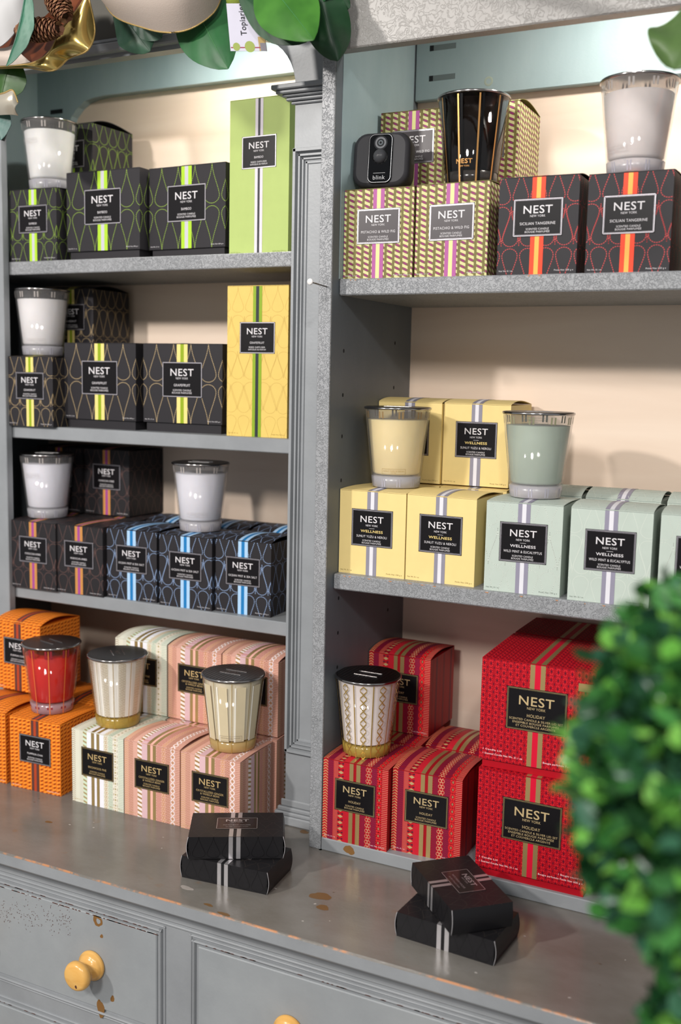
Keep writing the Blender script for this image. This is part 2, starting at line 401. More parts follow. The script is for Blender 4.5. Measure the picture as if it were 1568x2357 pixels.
def P_ginger(A):
    c = mat; W = A.W
    def X(f): return f*W
    col_zig(A, X(0), X(.08), c('#cda36e', .5), .003, .0008, .0018); col_wave(A, X(.08), X(.16), c('#b37a60', .5)); col_slant(A, X(.24), X(.32), c('#a88355', .4), c('#efe2dd', .5))
    A.rect(X(.32), 0, X(.42), A.H, c('#ecdcdc', .5), 1); col_grid(A, X(.32), X(.42), c('#d295a0', .5), 5, .0004, True)
    A.rect(X(.42), 0, X(.475), A.H, GOLD, 3); A.rect(X(.52), 0, X(.575), A.H, GOLD, 3); A.rect(X(.475), 0, X(.52), A.H, c('#ecb3a4', .5), 2)
    col_dots(A, X(.585), X(.67), c('#b45a58', .5)); col_hex(A, X(.67), X(.75), c('#d6a06c', .5), 2, .0004); col_wave(A, X(.75), X(.83), c('#a66a50', .5))
    col_chain(A, X(.835), X(.915), c('#f3eaea', .5), c('#b08a58', .4)); col_comb(A, X(.92), X(1), c('#a87058', .5))
def P_birch(A):
    c = mat; W = A.W
    def X(f): return f*W
    col_zig(A, X(0), X(.07), c('#a08468', .5), .003, .0008, .0018); col_comb(A, X(.15), X(.215), c('#bdb9ae', .5), .002, .0004); col_slant(A, X(.22), X(.29), c('#a99468', .4), c('#cfe0c6', .5))
    A.rect(X(.3), 0, X(.62), A.H, c('#eceaf0', .5), 1); A.rect(X(.38), 0, X(.44), A.H, GOLD, 3); A.rect(X(.485), 0, X(.54), A.H, GOLD, 3)
    col_hex(A, X(.63), X(.7), c('#dcb487', .5), 2, .0004); col_wave(A, X(.71), X(.79), c('#97b5a0', .5)); col_chain(A, X(.8), X(.885), c('#f1e3d2', .5), c('#b39a68', .4)); col_comb(A, X(.9), X(1), c('#a0b8a8', .5))
def P_holidayL(A):
    px, per = .00785, .0096; c1 = mat('#d52430', .45); dk = mat('#560f28', .45)
    for i in range(int(A.W/px)+1):
        x = (i+.35)*px
        col_chain(A, x-px*.34, x+px*.34, c1, dk, per, .0009)
        y = per*.5
        while y < A.H: A.poly([(x-px*.5, y), (x-px*.22, y-per*.2), (x-px*.22, y+per*.2)], dk, 1) if 0 else A.poly([(x+px*.5, y-per*.22), (x+px*.6, y), (x+px*.5, y+per*.22), (x+px*.4, y)], dk, 1); y += per

CHAR = '#2c2a2d'
def st3(a, b, w): w /= 2; return [(-w, -w*.33, mat(a, .45)), (-w*.33, w*.33, mat(b, .45)), (w*.33, w, mat(a, .45))]
T = {}
def kind(k, base, art, sp, flav, lab='#151315', txt='#d8d4d6', well=None, frame='#b9b4ba', size='S', sub=('SCENTED CANDLE', 'BOUGIE PARFUMÉE'), wtc=None, side=None, drough=.5):
    T[k] = dict(base=base, art=art, sp=sp, flav=flav, lab=lab, txt=txt, well=well, frame=frame, size=size, sub=sub, wtc=wtc or txt, side=side or art, r=drough)
kind('bamboo', CHAR, D_small(mat('#7f9a3c', .5)), st3('#a9d034', '#c2bfc6', .0145), ['BAMBOO'])
kind('grapefruit', CHAR, D_small(mat('#b39b74', .5)), st3('#e9d583', '#8fa51e', .0145), ['GRAPEFRUIT'])
kind('amber', '#2a282a', D_small(mat('#6b504b', .5)), st3('#c4894c', '#a04a8e', .0145), ['MOROCCAN AMBER'])
kind('ocean', CHAR, D_small(mat('#8fa6cb', .5)), st3('#a9cbea', '#2277b4', .0155), ['OCEAN MIST & SEA SALT'])
kind('pistachio', '#746b3c', lattice(mat('#cdc890', .5), mat('#8c3768', .5)), st3('#ab5a96', '#dedd93', .0145), ['PISTACHIO & WILD FIG'], lab='#4b4648')
kind('tangerine', CHAR, D_small(mat('#bb4444', .5)), st3('#f8482a', '#fbb054', .0148), ['SICILIAN TANGERINE'])
kind('yuzu', '#e8cf8c', None, st3('#8c8996', '#dcdae0', .0142), ['SUNLIT YUZU & NEROLI'], well='#e9cf84', wtc='#8a7a4a')
kind('mint', '#b9c4ba', D_small(mat('#c9d1c7', .5), lw=.0006, dash=0), st3('#8f8b9c', '#dcdae0', .0145), ['WILD MINT & EUCALYPTUS'], well='#dcd8da', wtc='#767c74')
kind('pumpkin', '#e57a20', weave(mat('#f39434', .5), mat('#983c12', .5)), st3('#5b3a35', '#b04426', .0135), ['PUMPKIN CHAI'])
kind('birchwood', '#dedcca', P_birch, [], ['BIRCHWOOD PINE'], txt='#cfb27c', frame='#a08a62')
kind('ginger', '#d9a796', P_ginger, [], ['CRYSTALLIZED GINGER', '& VANILLA BEAN'], txt='#cfb27c', frame='#a08a62')
kind('holiday', '#9c101b', P_holiday, [], ['HOLIDAY'], txt='#cdb486', frame='#a89468', wtc='#f0d0d0')
def P_side(A):
    for i, k in enumerate(('#8c0f1c', '#74122a', '#94141f', '#7e1024', '#9a1a22', '#701028')): A.rect(A.W*(.08+.15*i), 0, A.W*(.15+.15*i), A.H, mat(k, .5), 1)
T['holiday']['side'] = P_side
gs = [(-.0088, -.0033, GOLD), (.0033, .0088, GOLD), (-.0033, .0033, mat('#cf1433', .45))]
kind('holidayL', '#a80a1c', P_holidayL, gs, ['HOLIDAY'], txt='#cdb486', frame='#a89468', size='R', sub=('SCENTED CANDLE & SILVER LID SET', 'ENSEMBLE BOUGIE PARFUMÉE', 'ET COUVERCLE ARGENTÉ'), wtc='#f4dede')
kind('bambooL', CHAR, D_large(mat('#8ba742', .5)), st3('#a9d034', '#c2bfc6', .018), ['BAMBOO'], size='L')
kind('grapefruitL', CHAR, D_large(mat('#bda57c', .5)), st3('#e9d583', '#8fa51e', .018), ['GRAPEFRUIT'], size='L')
kind('bambooD', '#aec072', None, [(-.0062, -.0018, mat('#d8d0d8', .45)), (-.0018, .0018, mat('#3b3b3e', .45)), (.0018, .0062, mat('#d8d0d8', .45))], ['BAMBOO'], size='D', sub=('REED DIFFUSER', 'DIFFUSEUR DE PARFUM'), wtc='#8a9a54')
kind('grapefruitD', '#dfc06a', D_diff(mat('#cfae5c', .5), lw=.0005, dash=0), [(-.007, -.0024, mat('#8aa628', .45)), (-.0024, .0024, mat('#2f3336', .45)), (.0024, .007, mat('#8aa628', .45))], ['GRAPEFRUIT'], size='D', sub=('REED DIFFUSER', 'DIFFUSEUR DE PARFUM'), wtc='#b09850')
DIM = dict(S=(.0895, .0895, .1042, 0), L=(.1335, .1335, .1127, .0134), D=(.0945, .0945, .2045, 0), R=(.1318, .1318, .1202, .0101))
LABEL = dict(S=(.0557, .041, .215), L=(.067, .05, .225), D=(.0545, .0425, .235), R=(.07, .0505, .235))
MESH = {}
def box_meshes(k, bulge, depth=None):
    key = (k, bulge, depth)
    if key in MESH: return MESH[key]
    t = T[k]; W, D, H, PL = DIM[t['size']]; D = depth or D; base = mat(t['base'], t['r']); R = {}
    inner = mat('#2a2829', .8) if t['size'] != 'D' else base
    mb = MB()      # carton
    z0 = PL
    mb.box((0, 0, z0), (W, D, z0+H), base)
    fF = lambda u, v, o: (u, -o, z0+v); fR = lambda u, v, o: (W+o, u, z0+v); fL = lambda u, v, o: (-o, D-u, z0+v)
    def face(w, h, stripe, fn, art):
        A = Art(w, h)
        if art: art(A)
        if stripe: stripes(A, t['sp'])
        A.emit(mb, fn)
    face(W, H, True, fF, t['art']); face(D, H, False, fR, t['side']); face(D, H, False, fL, t['side'])
    wc = mat(t['wtc'], .5)
    if t['size'] == 'R':
        write(mb, '1 Candle Lid', .016, .0125, .022, .0022, wc, fF); write(mb, '1 Scented Candle Net Wt. 21.1 oz', .0285, .0075, .047, .0022, wc, fF)
        write(mb, '1 Bougie couvercle', W-.018, .0125, .028, .0022, wc, fF); write(mb, '1 Bougie parfumée Poids Net 600 g e', W-.031, .0075, .054, .0022, wc, fF)
    else:
        big = t['size'] == 'L'; write(mb, 'Net Wt. 21 oz' if big else 'Net Wt. 8.1 oz', .0105, .0042, .0155, .0017, wc, fF)
        write(mb, 'Poids Net 600 g e' if big else 'Poids Net 230 g e', W-.0135, .0042, .021, .0017, wc, fF)
    R['carton'] = mb.data('carton')
    mb = MB()      # top flap, bowed upwards
    n = 12; b = bulge; th = .0007
    def zz(v): s = max(0, min(1, v/D)); return z0+H+b*(math.sin(PI*s**.8))+.0003
    fT = lambda u, v, o: (u, v, zz(v)+th+o)
    vs = []
    for i in range(n+1):
        y = D*i/n; vs += [(0, y, zz(y)), (W, y, zz(y)), (W, y, zz(y)+th), (0, y, zz(y)+th)]
    fs = [(4*i+a, 4*i+(a+1) % 4, 4*i+4+(a+1) % 4, 4*i+4+a) for i in range(n) for a in range(4)]+[(3, 2, 1, 0), (4*n, 4*n+1, 4*n+2, 4*n+3)]
    mb.mesh(vs, fs, base)
    if t['size'] != 'D':
        A = Art(W, D)
        if t['art']: t['art'](A)
        stripes(A, t['sp']); A.emit(mb, fT, 10)
    R['lid_flap'] = mb.data('lid_flap')
    if PL:
        mb = MB(); i = .0035; mb.box((i, i, 0), (W-i, D-i, PL+.001), base); R['plinth'] = mb.data('plinth')
    lw, lh, lt = LABEL[t['size']]
    if t['well']: lh = .0462; lt = .21
    x0 = (W-lw)/2; zt = z0+H*(1-lt); zb = zt-lh; mb = MB(); lab = mat(t['lab'], .3, 0); fr = mat(t['frame'], .3, .6)
    mb.box((x0, -.0005, zb), (x0+lw, 0, zt), lab)
    A = Art(lw, lh); fg = .0009; g2 = .0016
    if t['txt'] != '#d8d4d6' or t['size'] in 'S':
        rings = ((.0006, .0007), (.0018, .0003))
    else: rings = ((.0003, .0012),)
    for o, tw in rings:
        A.rect(o, o, lw-o, o+tw, fr); A.rect(o, lh-o-tw, lw-o, lh-o, fr); A.rect(o, o, o+tw, lh-o, fr); A.rect(lw-o-tw, o, lw-o, lh-o, fr)
    fB = lambda u, v, o: (x0+u, -.0005-o, zb+v); A.emit(mb, fB); R['label'] = mb.data('label')
    mb = MB(); tc = mat(t['txt'], .4, .3 if t['txt'] != '#d8d4d6' else 0); s = lw/.0557
    def wr(x, yf, wd, cap, bold=.0, m=tc): write(mb, x, lw/2, lh*(1-yf), wd*s, cap*s, m, fB, bold)
    if t['well']:
        wr('NEST', .26, .0312, .0083, .008); wr('NEW YORK', .43, .0163, .0025, .0); A = Art(lw, lh); A.rect(lw/2-.0036, lh*.487, lw/2+.0036, lh*.494, tc); A.emit(mb, fB)
        wr('WELLNESS', .585, .03, .0033, .012, mat(t['well'], .4)); wr(t['flav'][0], .725, min(.0485, .00205*len(t['flav'][0])), .003, .0); wr(t['sub'][0], .84, .0245, .0021, .0); wr(t['sub'][1], .905, .026, .0021, .0)
    else:
        wr('NEST', .285, .0325, .0088, .008); wr('NEW YORK', .46, .017, .0025, .0)
        fl = t['flav']
        if len(fl) == 1: wr(fl[0], .655 if t['size'] != 'R' else .63, min(.047, .0021*len(fl[0])+.002), .0031, .0)
        else: wr(fl[0], .60, .0415, .0028, .0); wr(fl[1], .685, .0285, .0028, .0)
        sub = t['sub']
        if len(sub) == 2: wr(sub[0], .80, .0258, .0022, .0); wr(sub[1], .875, .0278, .0022, .0)
        else: wr(sub[0], .735, .0495, .0021, .0); wr(sub[1], .81, .043, .0021, .0); wr(sub[2], .885, .0365, .0021, .0)
    R['lettering'] = mb.data('lettering')
    MESH[key] = R; return R
SOLD = {}
def carton_box(k, x, y, z, r, label, group, bulge=.0012, depth=None, name='candle_box'):
    key = (k, bulge, depth)
    if key not in SOLD:
        R = box_meshes(k, bulge, depth); t = thing(name, (x, y, z), r, label, 'box', group)
        link('carton', R['carton'], t); link('lid_flap', R['lid_flap'], t)
        if 'plinth' in R: link('plinth', R['plinth'], t)
        lb = link('label', R['label'], t); link('lettering', R['lettering'], lb); SOLD[key] = t; return t
    src = SOLD[key]; c = src.copy(); S.collection.objects.link(c); c.location = (x, y, z); c.rotation_euler.z = r; tag(c, label, 'box', group)
    for ch in src.children:
        q = ch.copy(); S.collection.objects.link(q); q.parent = c
        for g in ch.children: h = g.copy(); S.collection.objects.link(h); h.parent = q
    return c

# ============================================================ the room
ZR0, ZR1, ZR2, ZL1, ZL2, ZL3 = .0165, .7153, .3544, .7604, .5134, .2615
TH = .0195
def struct(name, mb): return tag(mb.build(name), kind='structure')
mb = MB(); mb.box((-3, -3.2, -.95), (3, .4, -.93), wood('floor_boards', '#6b625a', '#7c736b', (3, 30, 1))); struct('floor', mb)
mb = MB(); mb.box((-3, .34, -.93), (3, .4, 2.4), mat('#b9b6b2', .7)); struct('wall_back', mb)

# ---- base cabinet with drawers
base = thing('base_cabinet', (0, -.17, -.93), 0, 'long grey painted base cabinet with panelled drawers under the worktop', 'cabinet')
def rel(mb, name, par, o=(0, -.17, -.93)):
    ob = mb.build(name, par); ob.location = (-o[0], -o[1], -o[2]); return ob
YC = -.168
mb = MB(); mb.box((-1.1, YC, -.93), (1.0, .30, -.0342), GREY); rel(mb, 'cabinet_body', base)
def bead(mb, p0, p1, w, h, m):     # half-round bead on the cabinet front from p0 to p1 (x, z)
    (xa, za), (xb, zb) = p0, p1; n = 6
    prof = [(w/2*math.cos(PI*i/n), h*math.sin(PI*i/n)) for i in range(n+1)]
    if abs(zb-za) < 1e-6: vs = [(x, YC-q, za+p) for x in (xa-w/2, xb+w/2) for p, q in prof]
    else: vs = [(xa+p, YC-q, z) for z in (za-w/2, zb+w/2) for p, q in prof]
    n1 = n+1; mb.mesh(vs, [(i, i+1, n1+i+1, n1+i) for i in range(n)], m, True); mb.mesh(vs, [tuple(range(n1)), tuple(range(n1, 2*n1))[::-1]], m)
mb = MB()
for z in (-.0445, -.0505): bead(mb, (-1.1, z), (1.0, z), .004, .0022, GREY)
mb.box((-1.1, YC-.002, -.0445), (1.0, YC, -.0345), GREY)
rel(mb, 'frieze_moulding', base)
BROWN = mat('#7d5a32', .6); DKB = mat('#54352c', .7)
def blob(mb, fn, cx, cy, rx, ry, m, n=28, hole=0):
    ph = [random.uniform(0, 6.28) for _ in range(3)]; rnd = [1+.13*math.sin(4*PI*i/n+ph[0])+.09*math.sin(6*PI*i/n+ph[1])+.04*math.sin(14*PI*i/n+ph[2]) for i in range(n)]
    o = [(cx+rx*rnd[i]*math.cos(2*PI*i/n), cy+ry*rnd[i]*math.sin(2*PI*i/n)) for i in range(n)]
    if hole:
        q = [(cx+rx*.45*rnd[i]*math.cos(2*PI*i/n)+rx*.15, cy+ry*.5*rnd[i]*math.sin(2*PI*i/n)) for i in range(n)]
        for i in range(n): j = (i+1) % n; mb.poly([fn(*o[i]), fn(*o[j]), fn(*q[j]), fn(*q[i])], m)
    else: mb.poly([fn(*p) for p in o], m)
YD = -.1705
def drawer(x0, x1, z0, z1, knobs, stains=False, lab=None):
    mb = MB(); mb.box((x0+.002, YD, z0+.002), (x1-.002, YD+.05, z1-.002), DRAWM, .0012)
    if stains:
        f = lambda x, z: (x, YD-.00012, z)
        def px(a, b): p = at(a, b, YD); return p.x, p.z
        for a, b, rx, ry, h in ((225, 2120, .0065, .0075, 1), (234, 2155, .0022, .0026, 0), (259, 2299, .0028, .0045, 0), (232, 2322, .0055, .012, 0)):
            x, z = px(a, b); blob(mb, f, x, z, rx, ry, BROWN, hole=h)
        for i in range(190):
            a = random.uniform(-2, 165); b = 2098+a*.15+random.gauss(0, 16); x, z = px(a, b); rr = random.uniform(.0005, .0016); an = random.uniform(0, PI)
            mb.poly([f(x+rr*math.cos(an), z+rr*math.sin(an)), f(x-.0004*math.sin(an), z+.0004*math.cos(an)), f(x-rr*math.cos(an), z-rr*math.sin(an)), f(x+.0004*math.sin(an), z-.0004*math.cos(an))], DKB)
        for i in range(60):     # worn top edge
            x = random.uniform(x0, x1); l = random.uniform(.002, .012); mb.poly([f(x, z1-.0035), f(x+l, z1-.0035), f(x+l*.8, z1-.0022), f(x+l*.1, z1-.0022)], DKB)
    d = rel(mb, 'drawer', base)
    fr = MB()
    for w, off, h in ((.0042, .0035, .0045), (.003, .0085, .002)):
        a, b, c, e = x0-off, x1+off, z0-off, z1+off
        for p in (((a, e), (b, e)), ((a, c), (b, c)), ((a, c), (a, e)), ((b, c), (b, e))): bead(fr, p[0], p[1], w, h, GREY)
    for i in range(40):
        x = random.uniform(x0, x1); l = random.uniform(.002, .01); zz = z1+.0035; y = YC-.0047; fr.poly([(x, y, zz-.0006), (x+l, y, zz-.0004), (x+l*.7, y, zz+.0006), (x+l*.2, y, zz+.0004)], DKB)
    rel(fr, 'drawer_frame', base)
    for kx, kz in knobs:
        kb = MB(); kb.lathe([(0, 0), (.0185, 0), (.0192, .002), (.0185, .005), (.0165, .0062), (.0165, .0075), (.0135, .009), (.0095, .0125), (.0088, .0165), (.0105, .020), (.0155, .0225), (.0183, .026), (.0183, .030), (.0165, .0335), (.0135, .035), (0, .0352)], KNOBW, (kx, YD, kz), 40, 'y')
        f = lambda x, z: (kx+x, YD-.03535, kz+z); blob(kb, f, .003, -.010, .0014, .0022, DKB)
        k = kb.build('knob', d)
drawer(-.505, -.1285, -.190, -.064, [(-.2275, -.1325), (-.41, -.1325)], True)
drawer(-.0735, .303, -.190, -.064, [(.0525, -.1325), (.20, -.1325)])
drawer(.358, .73, -.190, -.064, [(.45, -.1325), (.63, -.1325)])
drawer(-.505, -.1285, -.36, -.230, [(-.2275, -.30), (-.41, -.30)])
drawer(-.0735, .303, -.36, -.230, [(.0525, -.30), (.20, -.30)])

# ---- worktop
mb = MB()
prof = [(.31, 0), (-.1988, 0), (-.2002, -.0006), (-.2010, -.0020), (-.2010, -.0150), (-.1995, -.0170), (-.1880, -.0176), (-.1872, -.0215), (-.1845, -.0255), (-.1800, -.0290), (-.1765, -.0310), (-.1755, -.034), (.31, -.034)]
mb.extr(prof, -1.15, 1.05, TOPM)
gi = mb.mi(GREY)
for i in range(3, 12): mb.m[i] = gi
f = lambda x, y: (x, y, .0001)
def pz(a, b):
    v = _f + RGT*((a-IW/2)/F) - UPV*((b-IH/2)/F); p = CAM+v*(-CAM.z/v.z); return p.x, p.y
for a, b, rx, ry in ((112, 1892, .005, .003), (738, 2063, .0125, .0085), (743, 2089, .0085, .005), (430, 2044, .009, .004), (516, 2104, .008, .003), (480, 2083, .006, .0025), (700, 1915, .006, .005)):
    x, y = pz(a, b); blob(mb, f, x, y, rx, ry, mat('#6d5132', .35) if a != 430 else mat('#98908a', .3))
for i in range(26):
    x = random.uniform(-.5, .4); y = random.uniform(-.18, -.05); blob(mb, f, x, y, random.uniform(.0006, .002), random.uniform(.0005, .0014), random.choice((mat('#a8a29c', .3), mat('#5d4d3c', .4))))
wt = mb.build('worktop'); tag(wt, 'long scuffed grey worktop with brown stains and a worn orange front edge', 'worktop')

# ---- left hutch
YP, YB, YSL = .05, .2955, .100
SX = -.600
hl = thing('display_hutch', (-.36, .17, 0), 0, 'grey hutch section on the left with arched header, moulded pilaster and three shelves', 'hutch')
def part(mb, name, par):
    ob = mb.build(name, par); ob.location = -Vector(par.location); return ob
DARKHOLE = mat('#26282a', .8)
for z in (ZL1, ZL2, ZL3):
    mb = MB(); mb.box((-.704, YSL, z-TH), (-.0195, YB-.0005, z), GREYCR if z > .7 else GREY, .0012)
    part(mb, 'shelf', hl)
mb = MB(); mb.box((-.7235, .0985, 0), (-.705, YB+.012, 1.16), SLATE); part(mb, 'side_panel', hl)
mb = MB(); mb.box((-.019, YP+.018, 0), (-.0005, YB+.012, 1.16), SLATE); part(mb, 'side_panel', hl)
mb = MB(); mb.box((-.705, YB, 0), (-.019, YB+.012, 1.16), BIRCHPLY); part(mb, 'back_panel', hl)
# back rails with rounded cut-out: front surface YB-.016
ra = [at(a, b, YB-.016) for a, b in ((150, 290), (165, 268), (180, 247), (197, 232), (215, 225), (240, 220))]
zlow = at(680, 165, YB-.016).z
pts = [(p.x, p.z) for p in ra]
prof = [(-.7048, 1.155), (-.7048, .955), (pts[0][0]-.012, .955), (pts[0][0]-.004, .972)]+pts[1:-1]+[(pts[-1][0], zlow), (-.0195, zlow), (-.0195, 1.155)]
mb = MB(); mb.extr(prof, YB-.016, YB-.0003, BLUE, axis=1)
for a, b in ((130, 257),):
    p = at(a, b, YB-.0163); mb.box((p.x-.013, YB-.0164, p.z-.0035), (p.x+.013, YB-.0161, p.z+.0035), DARKHOLE)
part(mb, 'back_rail', hl)
mb = MB(); mb.box((-.7047, .099, .77), (-.7037, YB-.016, 1.155), BLUE); part(mb, 'upper_lining', hl)
mb = MB(); mb.box((-.0203, YP+.02, .78), (-.0193, YB-.016, 1.155), BLUE); part(mb, 'upper_lining', hl)
mb = MB(); mb.box((-.7235, YP, 1.14), (-.0005, YB+.012, 1.16), BLUE); part(mb, 'top_board', hl)
# pilaster face boards (right and left) with arched header
def arch_face(mb):
    cx, cz, r = -.1455, .9521, .065
    arc = [(cx+r*math.cos(a), cz+r*math.sin(a)) for a in [PI/2*i/10 for i in range(11)]]
    prof = [(-.0175, 0), (-.0175, 1.15), (-.7235, 1.15), (-.7235, cz+r)]+arc[::-1]+[(-.0805, 0)]
    mb.extr(prof, YP, YP+.018, GREY, axis=1)
mb = MB(); arch_face(mb); part(mb, 'face_frame', hl)
def ring(mb, x0, x1, z0, z1, w, h, y, m):    # raised mitred rectangular frame, bevelled section
    for (ax, az, bx, bz) in ((x0, z1, x1, z1), (x0, z0, x1, z0), (x0, z0, x0, z1), (x1, z0, x1, z1)):
        if az == bz: vs = [(ax-w/2, y, az-w/2), (ax-w/2, y, az+w/2), (ax-w*.2, y-h, az+w*.25), (ax-w*.2, y-h, az-w*.25), (bx+w/2, y, bz-w/2), (bx+w/2, y, bz+w/2), (bx+w*.2, y-h, bz+w*.25), (bx+w*.2, y-h, bz-w*.25)]
        else: vs = [(ax-w/2, y, az-w/2), (ax+w/2, y, az-w/2), (ax+w*.25, y-h, az-w*.2), (ax-w*.25, y-h, az-w*.2), (bx-w/2, y, bz+w/2), (bx+w/2, y, bz+w/2), (bx+w*.25, y-h, bz+w*.2), (bx-w*.25, y-h, bz+w*.2)]
        mb.mesh(vs, [(0, 1, 2, 3), (4, 7, 6, 5), (0, 4, 5, 1), (1, 5, 6, 2), (2, 6, 7, 3), (3, 7, 4, 0)], m)
mb = MB(); mb.box((-.7235, .085, 0), (SX, .0982, 1.0165), GREY, .001); part(mb, 'stile', hl)
HEADSHADE = mat('#55534d', .55)
mb = MB(); mb.box((-.7235, YP-.0035, 1.034), (-.1, YP-.0002, 1.13), HEADSHADE); part(mb, 'header_shade_sheet', hl)  # dark sheet on the header, shade under the garland put in as colour
for xa, xb in ((-.0775, -.0205),):
    mb = MB()
    ring(mb, xa, xb, .1035, .8755, .0072, .0068, YP, GREY); ring(mb, xa+.0062, xb-.0062, .1097, .8693, .0045, .0048, YP, GREY)
    ring(mb, xa+.0105, xb-.0105, .114, .865, .0036, .0030, YP, GREY); ring(mb, xa+.015, xb-.015, .1185, .8605, .0044, .0016, YP, GREY)
    part(mb, 'panel_moulding', hl)
    mb = MB(); x0, x1 = xa-.0035, xb+.003
    for z0, z1, e in ((.9308, .9345, .004), (.9345, .9385, .009), (.9385, .9415, .013), (.9415, .9460, .019), (.9460, .9521, .0235)):
        mb.box((x0-e, YP-e*.85, z0), (x1, YP+.0, z1), GREY, .0012)
    part(mb, 'capital', hl)
    mb = MB()
    for z0, z1, e in ((0, .0125, .0145), (.0125, .018, .0125), (.018, .024, .009), (.024, .034, .005)):
        mb.box((x0-e, YP-e*.6, z0), (x1, YP, z1), GREY, .0015)
    part(mb, 'base_moulding', hl)
mb = MB(); mb.box((-.56, YP-.012, 1.022), (-.12, YP, 1.034), GREY, .002); mb.box((-.56, YP-.006, 1.036), (-.12, YP, 1.0405), GREY, .001); part(mb, 'header_moulding', hl)

# ---- right hutch
YB2, YSR, XE = .2485, .020, .80
hr = thing('display_hutch', (.4, .12, 0), 0, 'deeper grey hutch section on the right with crackled post, plain header and two shelves', 'hutch')
for z in (ZR1, ZR2):
    mb = MB(); mb.box((.0006, YSR, z-TH), (XE-.02, YB2-.0005, z), GREYCR, .0015)
    for i in range(24):
        x = random.uniform(.01, XE-.05); l = random.uniform(.001, .006); mb.poly([(x, YSR-.0001, z-.0012), (x+l, YSR-.0001, z-.0012), (x+l*.7, YSR-.0001, z-.0024), (x+l*.3, YSR-.0001, z-.002)], mat('#b57a4c', .6))
    part(mb, 'shelf', hr)
mb = MB(); mb.box((-.0163, .0035, 0), (0, YB2, 1.16), SLATE)
for y, z in [(.037, z) for z in (.63, .576, .525, .47, .32, .275, .23)]+[(.193, z) for z in (.645, .585, .525, .47, .335, .275)]:
    mb.lathe([(0, 0), (.0022, 0)], DARKHOLE, (0, 0, 0), 10)
    vs = [(.0001, y+.0021*math.cos(a*PI/5), z+.0026*math.sin(a*PI/5)) for a in range(10)]; mb.poly(vs, DARKHOLE)
part(mb, 'side_panel', hr)
mb = MB(); mb.box((.00005, .02, ZR1+.0002), (.0005, YB2-.016, 1.15), BLUE); part(mb, 'upper_lining', hr)
mb = MB(); mb.box((-.0168, 0, 0), (0, .0034, 1.1), GREYCR, .0006); part(mb, 'front_post', hr)
mb = MB(); mb.box((XE-.0185, 0, 0), (XE, YB2, 1.16), SLATE); part(mb, 'side_panel', hr)
mb = MB(); mb.box((-.0163, YB2, 0), (XE, YB2+.012, 1.16), BIRCHPLY); part(mb, 'back_panel', hr)
mb = MB(); mb.box((.0006, 0, 0), (XE-.02, YB2-.0005, ZR0), GREY, .001)
p = at(804, 1950, 0); blob(mb, lambda x, z: (x, -.0001, z), p.x, .0085, .007, .006, BROWN); part(mb, 'bottom_board', hr)
mb = MB(); zb = .9700
mb.box((.0006, YB2-.0125, zb), (XE-.02, YB2-.0003, 1.155), BLUE, .0012)
for a, b in ((1020, 108), (1018, 178)):
    p = at(a, b, YB2-.0126); dz = .006; mb.box((p.x-.0185, YB2-.0128, p.z-.0035), (p.x+.0185, YB2-.0124, p.z+.0035), mat('#6f7a7a', .8)); mb.box((p.x-.0185, YB2-.0129, p.z-.0035), (p.x-.013, YB2-.0125, p.z+.0035), DARKHOLE)
p = at(1125, 187, YB2-.0126); mb.lathe([(.0035, 0), (.0055, .0002), (.0062, 0)], mat('#a9b3a4', .6), (p.x, YB2-.0126, p.z), 20, 'y'); part(mb, 'back_rail', hr)
mb = MB(); mb.box((.0006, 0, .9732), (XE-.02, .0195, 1.16), GREYTX, .0015); part(mb, 'header', hr)
mb = MB(); mb.box((-.0163, .0195, 1.14), (XE, YB2+.012, 1.16), BLUE); part(mb, 'top_board', hr)
mb = MB(); mb.box((.0, YB2-.004, .14), (.011, YB2-.0002, .2095), mat('#b9b0ac', .6), .001); part(mb, 'corner_strip', hr)
# lamp housings up inside the hutch tops
for x, y, z, lb in ((-.27, .135, 1.106, 'round puck lamp under the top board of the left hutch'), (.31, .085, 1.086, 'round puck lamp under the top board of the right hutch')):
    t = thing('puck_lamp', (x, y, z), 0, lb, 'lamp', None); mb = MB(); mb.lathe([(.03, 0), (.034, .004), (.034, 1.1399-z-.001), (0, 1.1399-z)], SILV, (0, 0, 0), 32); mb.build('housing', t)
    mb = MB(); mb.lathe([(.028, .003), (0, .003)], mat('#f3efe6', .4), (0, 0, 0), 32); mb.build('diffuser', t)

# ============================================================ boxes
g = 'pistachio and wild fig candle boxes on the top right shelf'
H_S = DIM['S'][2]+.0012
def place(k, z, rows, group, **kw):
    for x, y, r, lab, b in rows: carton_box(k, x, y, z, r, lab, group, b, **kw)
F0, B0 = .0015, .0065
UP = .0026
place('pistachio', ZR1, [(.0012, .0293, .014, 'olive and plum patterned box under the black security camera', F0), (.0952, .0274, -.0375, 'olive and plum patterned box under the smoky striped candle', F0),
    (.004, .1305, 0, 'olive patterned support box hidden behind the camera side box', F0), (.0985, .1345, 0, 'olive patterned support box hidden behind the smoky candle side box', F0)], g)
place('pistachio', ZR1+H_S+UP, [(.0055, .1185, .01, 'olive and plum box stacked at the back behind the black camera', F0), (.0960, .1185, .01, 'olive and plum box with raised lid behind the smoky striped candle', B0)], g)
g = 'sicilian tangerine candle boxes on the top right shelf'
place('tangerine', ZR1, [(.1975, .021, .0138, 'charcoal box with red orange stripe, bare top, right of the olive boxes', .004), (.2944, .0309, -.01, 'charcoal box with red orange stripe under the tall white candle', F0), (.3985, .03, .0, 'charcoal and red box cut off by the right edge of the photo', F0)], g)
g = 'sunlit yuzu candle boxes on the middle right shelf'
